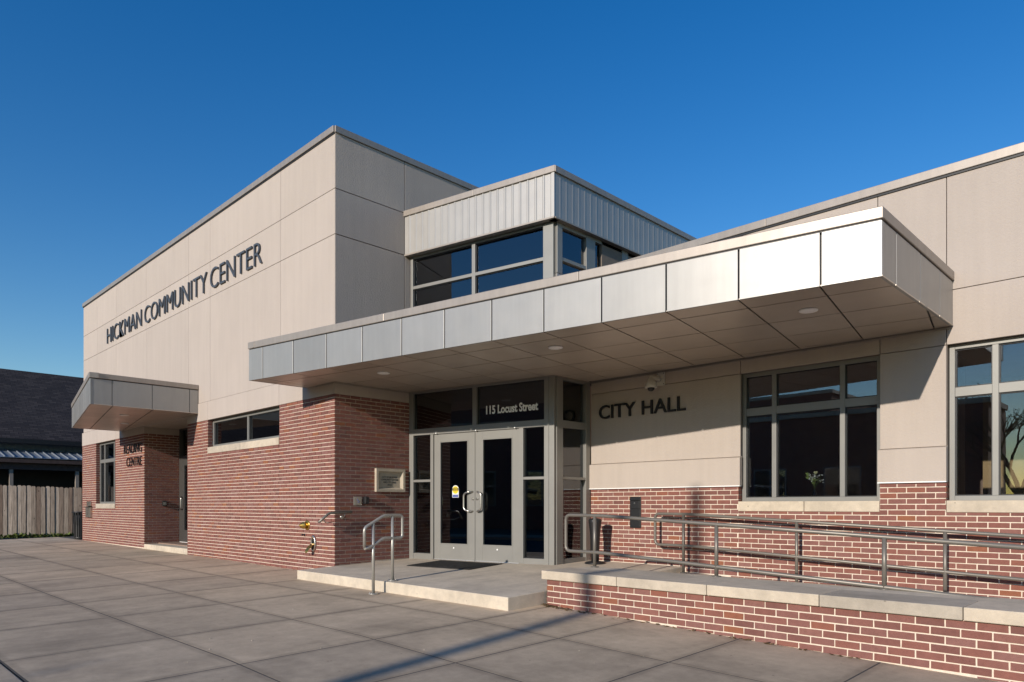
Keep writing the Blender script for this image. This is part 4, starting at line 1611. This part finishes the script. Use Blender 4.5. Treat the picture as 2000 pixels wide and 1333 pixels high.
tag(w_o, 'low green weeds growing along the foot of the board fence', 'weeds')
lt = MB()
for k in range(170):
    if k < 110:
        u = abs(rng.gauss(0, .35))
        xx, yy = 4.72 + u * 1.0, -.09 - abs(rng.gauss(0, .035)) - (.02 if u > .1 else .0)
    else:
        xx, yy = rng.uniform(4.72, 8.2), -.085 - abs(rng.gauss(0, .012))
    c = Vector((xx, yy, zg(xx, yy) + .004 + rng.random() * .012))
    a = rng.uniform(0, 6.28)
    L = rng.uniform(.012, .035)
    e1 = Vector((math.cos(a), math.sin(a), rng.uniform(-.3, .4))) * L
    e2 = Vector((-math.sin(a), math.cos(a), rng.uniform(-.3, .4))) * L * .5
    lt.poly([c - e1, c + e2, c + e1, c - e2], rng.random())
l_o = lt.build('leaf_litter', 'litter', None, 'stuff')
tag(l_o, 'dry leaf crumbs swept into the corner of step and low wall', 'leaf litter')
pb = MB()
for k in range(34):
    xx, yy = rng.uniform(-9, 7), rng.uniform(-4.6, -.8)
    r_ = rng.uniform(.003, .0075)
    pb.lathe((xx, yy, zg(xx, yy)), [(r_, 0), (r_ * .9, r_ * .6), (r_ * .3, r_)], 6, rnd=rng.random())
p_o = pb.build('grit', 'stone', None, 'stuff')
tag(p_o, 'scattered pale grit and crumbs on the paving', 'grit')

# ------------------------------------------------------------------ neighbouring building behind the fence
N = thing('shingle_roof_building', (-26, 1, -.2), 'dark shingle roofed shed with a metal roofed porch behind the fence', 'building')
MB().box(-32.0, -24.0, -12, 14, -.3, 3.75).build('wall', 'bluesiding', N)
bt = MB()
for k in range(118):
    yy = -11.9 + k * .22
    bt.box(-24.0, -23.985, yy, yy + .03, 2.9, 3.75)
bt.build('battens', 'bluesiding', N, 'stuff')
rf = MB()
for (xa, za, xb, zb2) in ((-23.4, 3.62, -28.0, 7.05), (-32.6, 3.62, -28.0, 7.05)):
    rf.hexa([Vector((xa, -12.5, za - .12)), Vector((xb, -12.5, zb2 - .12)), Vector((xb, 14.5, zb2 - .12)), Vector((xa, 14.5, za - .12)),
             Vector((xa, -12.5, za)), Vector((xb, -12.5, zb2)), Vector((xb, 14.5, zb2)), Vector((xa, 14.5, za))])
rf.build('roof', 'shingle', N)
MB().box(-23.5, -23.36, -12.5, 14.5, 3.43, 3.6).build('fascia_board', 'black', N)
pr_ = MB()
xa, za, xb, zb2 = -22.2, 2.80, -23.98, 3.20
for k in range(80):
    yy = -10.0 + k * .3
    MB().hexa([Vector((xa, yy, za - .02)), Vector((xb, yy, zb2 - .02)), Vector((xb, yy + .295, zb2 - .02)), Vector((xa, yy + .295, za - .02)),
               Vector((xa, yy, za)), Vector((xb, yy, zb2)), Vector((xb, yy + .295, zb2)), Vector((xa, yy + .295, za))]).build('roof_panel', 'roofmetal', N)
    MB().hexa([Vector((xa, yy - .02, za)), Vector((xb, yy - .02, zb2)), Vector((xb, yy + .02, zb2)), Vector((xa, yy + .02, za)),
               Vector((xa, yy - .012, za + .045)), Vector((xb, yy - .012, zb2 + .045)), Vector((xb, yy + .012, zb2 + .045)), Vector((xa, yy + .012, za + .045))]).build('roof_rib', 'roofmetal', N)
MB().box(-22.36, -22.2, -10, 14, 2.60, 2.74).build('beam', 'brownwood', N)
MB().box(-22.5, -22.36, -10, 14, 2.34, 2.60).build('beam', 'brownwood', N)
for yy in (-4.7, -2.6, -.47, 1.74, 3.9, 6.0):
    MB().box(-22.5, -22.38, yy - .06, yy + .06, -.2, 2.34).build('post', 'post', N)
MB().box(-24.0, -23.97, -10, 12, -.2, 2.88).build('porch_wall', 'black', N)

# ------------------------------------------------------------------ across the street (seen in the glass; the pole throws the long shadow)
px_, py_ = 8.42, -22.0
t = thing('utility_pole', (px_, py_, -.35), 'tall weathered wooden utility pole across the street from the entrance', 'pole')
MB().tube([(px_, py_, -.5), (px_, py_, 9.25)], [.115, .085], 14).build('shaft', 'bark', t)
MB().lathe((px_, py_, 9.25), [(.085, 0), (.09, .03), (.02, .05)], 14).build('cap', 'blackmetal', t)

A_ = thing('brick_shop', (-7, -29, -.4), 'red brick flat roofed building across the street', 'building')
FA = Fr((0, -26, 0), (-1, 0, 0), (0, 1, 0))
MB().box(-22, 3, -29.95, -26, -.6, 5.7).build('wall', 'farbrick', A_)
MB().box(-25, -5.5, -40, -30, -.6, 7.55).build('wall', 'farbrick', A_)
MB().box(-25.1, -5.4, -40.1, -29.9, 7.55, 7.75).build('coping', 'stone', A_)
MB().box(-22.1, 3.1, -29.97, -25.9, 5.7, 5.95).build('coping', 'stone', A_)
for k in range(6):
    xx = -20 + k * 3.9
    wf = MB().box(xx, xx + 1.9, -26.0, -25.94, .9, 3.0).build('window', 'frame', A_)
    MB().box(xx + .08, xx + .9, -25.945, -25.93, .98, 2.92).build('pane', 'darkglass', wf)
    MB().box(xx + 1.0, xx + 1.82, -25.945, -25.93, .98, 2.92).build('pane', 'darkglass', wf)


def tree(x, y, h, label, seed, leafy):
    rng = random.Random(seed)
    t = thing('street_tree', (x, y, -.4), label, 'tree', None)
    tr = MB()
    lv = MB()

    def grow(p, d, L, r, lvl):
        q = p + d * L
        mid = p.lerp(q, .5) + Vector((rng.uniform(-1, 1), rng.uniform(-1, 1), 0)) * L * .06
        tr.tube([p, mid, q], [r, r * .85, r * .68], 7 if lvl < 2 else 4, False)
        if lvl >= 5:
            if leafy:
                for k in range(7):
                    c = q + Vector((rng.gauss(0, .28), rng.gauss(0, .28), rng.gauss(0, .25)))
                    a = rng.uniform(0, 6.28)
                    e1 = Vector((math.cos(a), math.sin(a), rng.uniform(-.6, .6))) * .09
                    e2 = Vector((-math.sin(a), math.cos(a), rng.uniform(-.6, .6))) * .06
                    lv.poly([c - e1, c + e2, c + e1, c - e2], rng.random())
            return
        for k in range(3 if lvl < 4 else 2):
            a = rng.uniform(0, 6.28)
            sp = rng.uniform(.35, .75)
            nd = (d + Vector((math.cos(a), math.sin(a), rng.uniform(-.1, .35))) * sp).normalized()
            grow(q, nd, L * rng.uniform(.66, .85), r * .62, lvl + 1)
    grow(Vector((x, y, -.5)), Vector((0, 0, 1)), h * .27, h * .026, 0)
    tr.build('trunk', 'bark', t)
    if leafy:
        lv.build('crown', 'treeleaf', t)


tree(4.6, -23.5, 6.6, 'bare branching tree across the street beside the brick building', 21, False)
tree(8.2, -27.0, 7.2, 'broad leafy tree across the street well behind the bare one', 5, True)
tree(-1.5, -42.0, 9.5, 'tall leafy tree behind the red brick building across the street', 9, True)
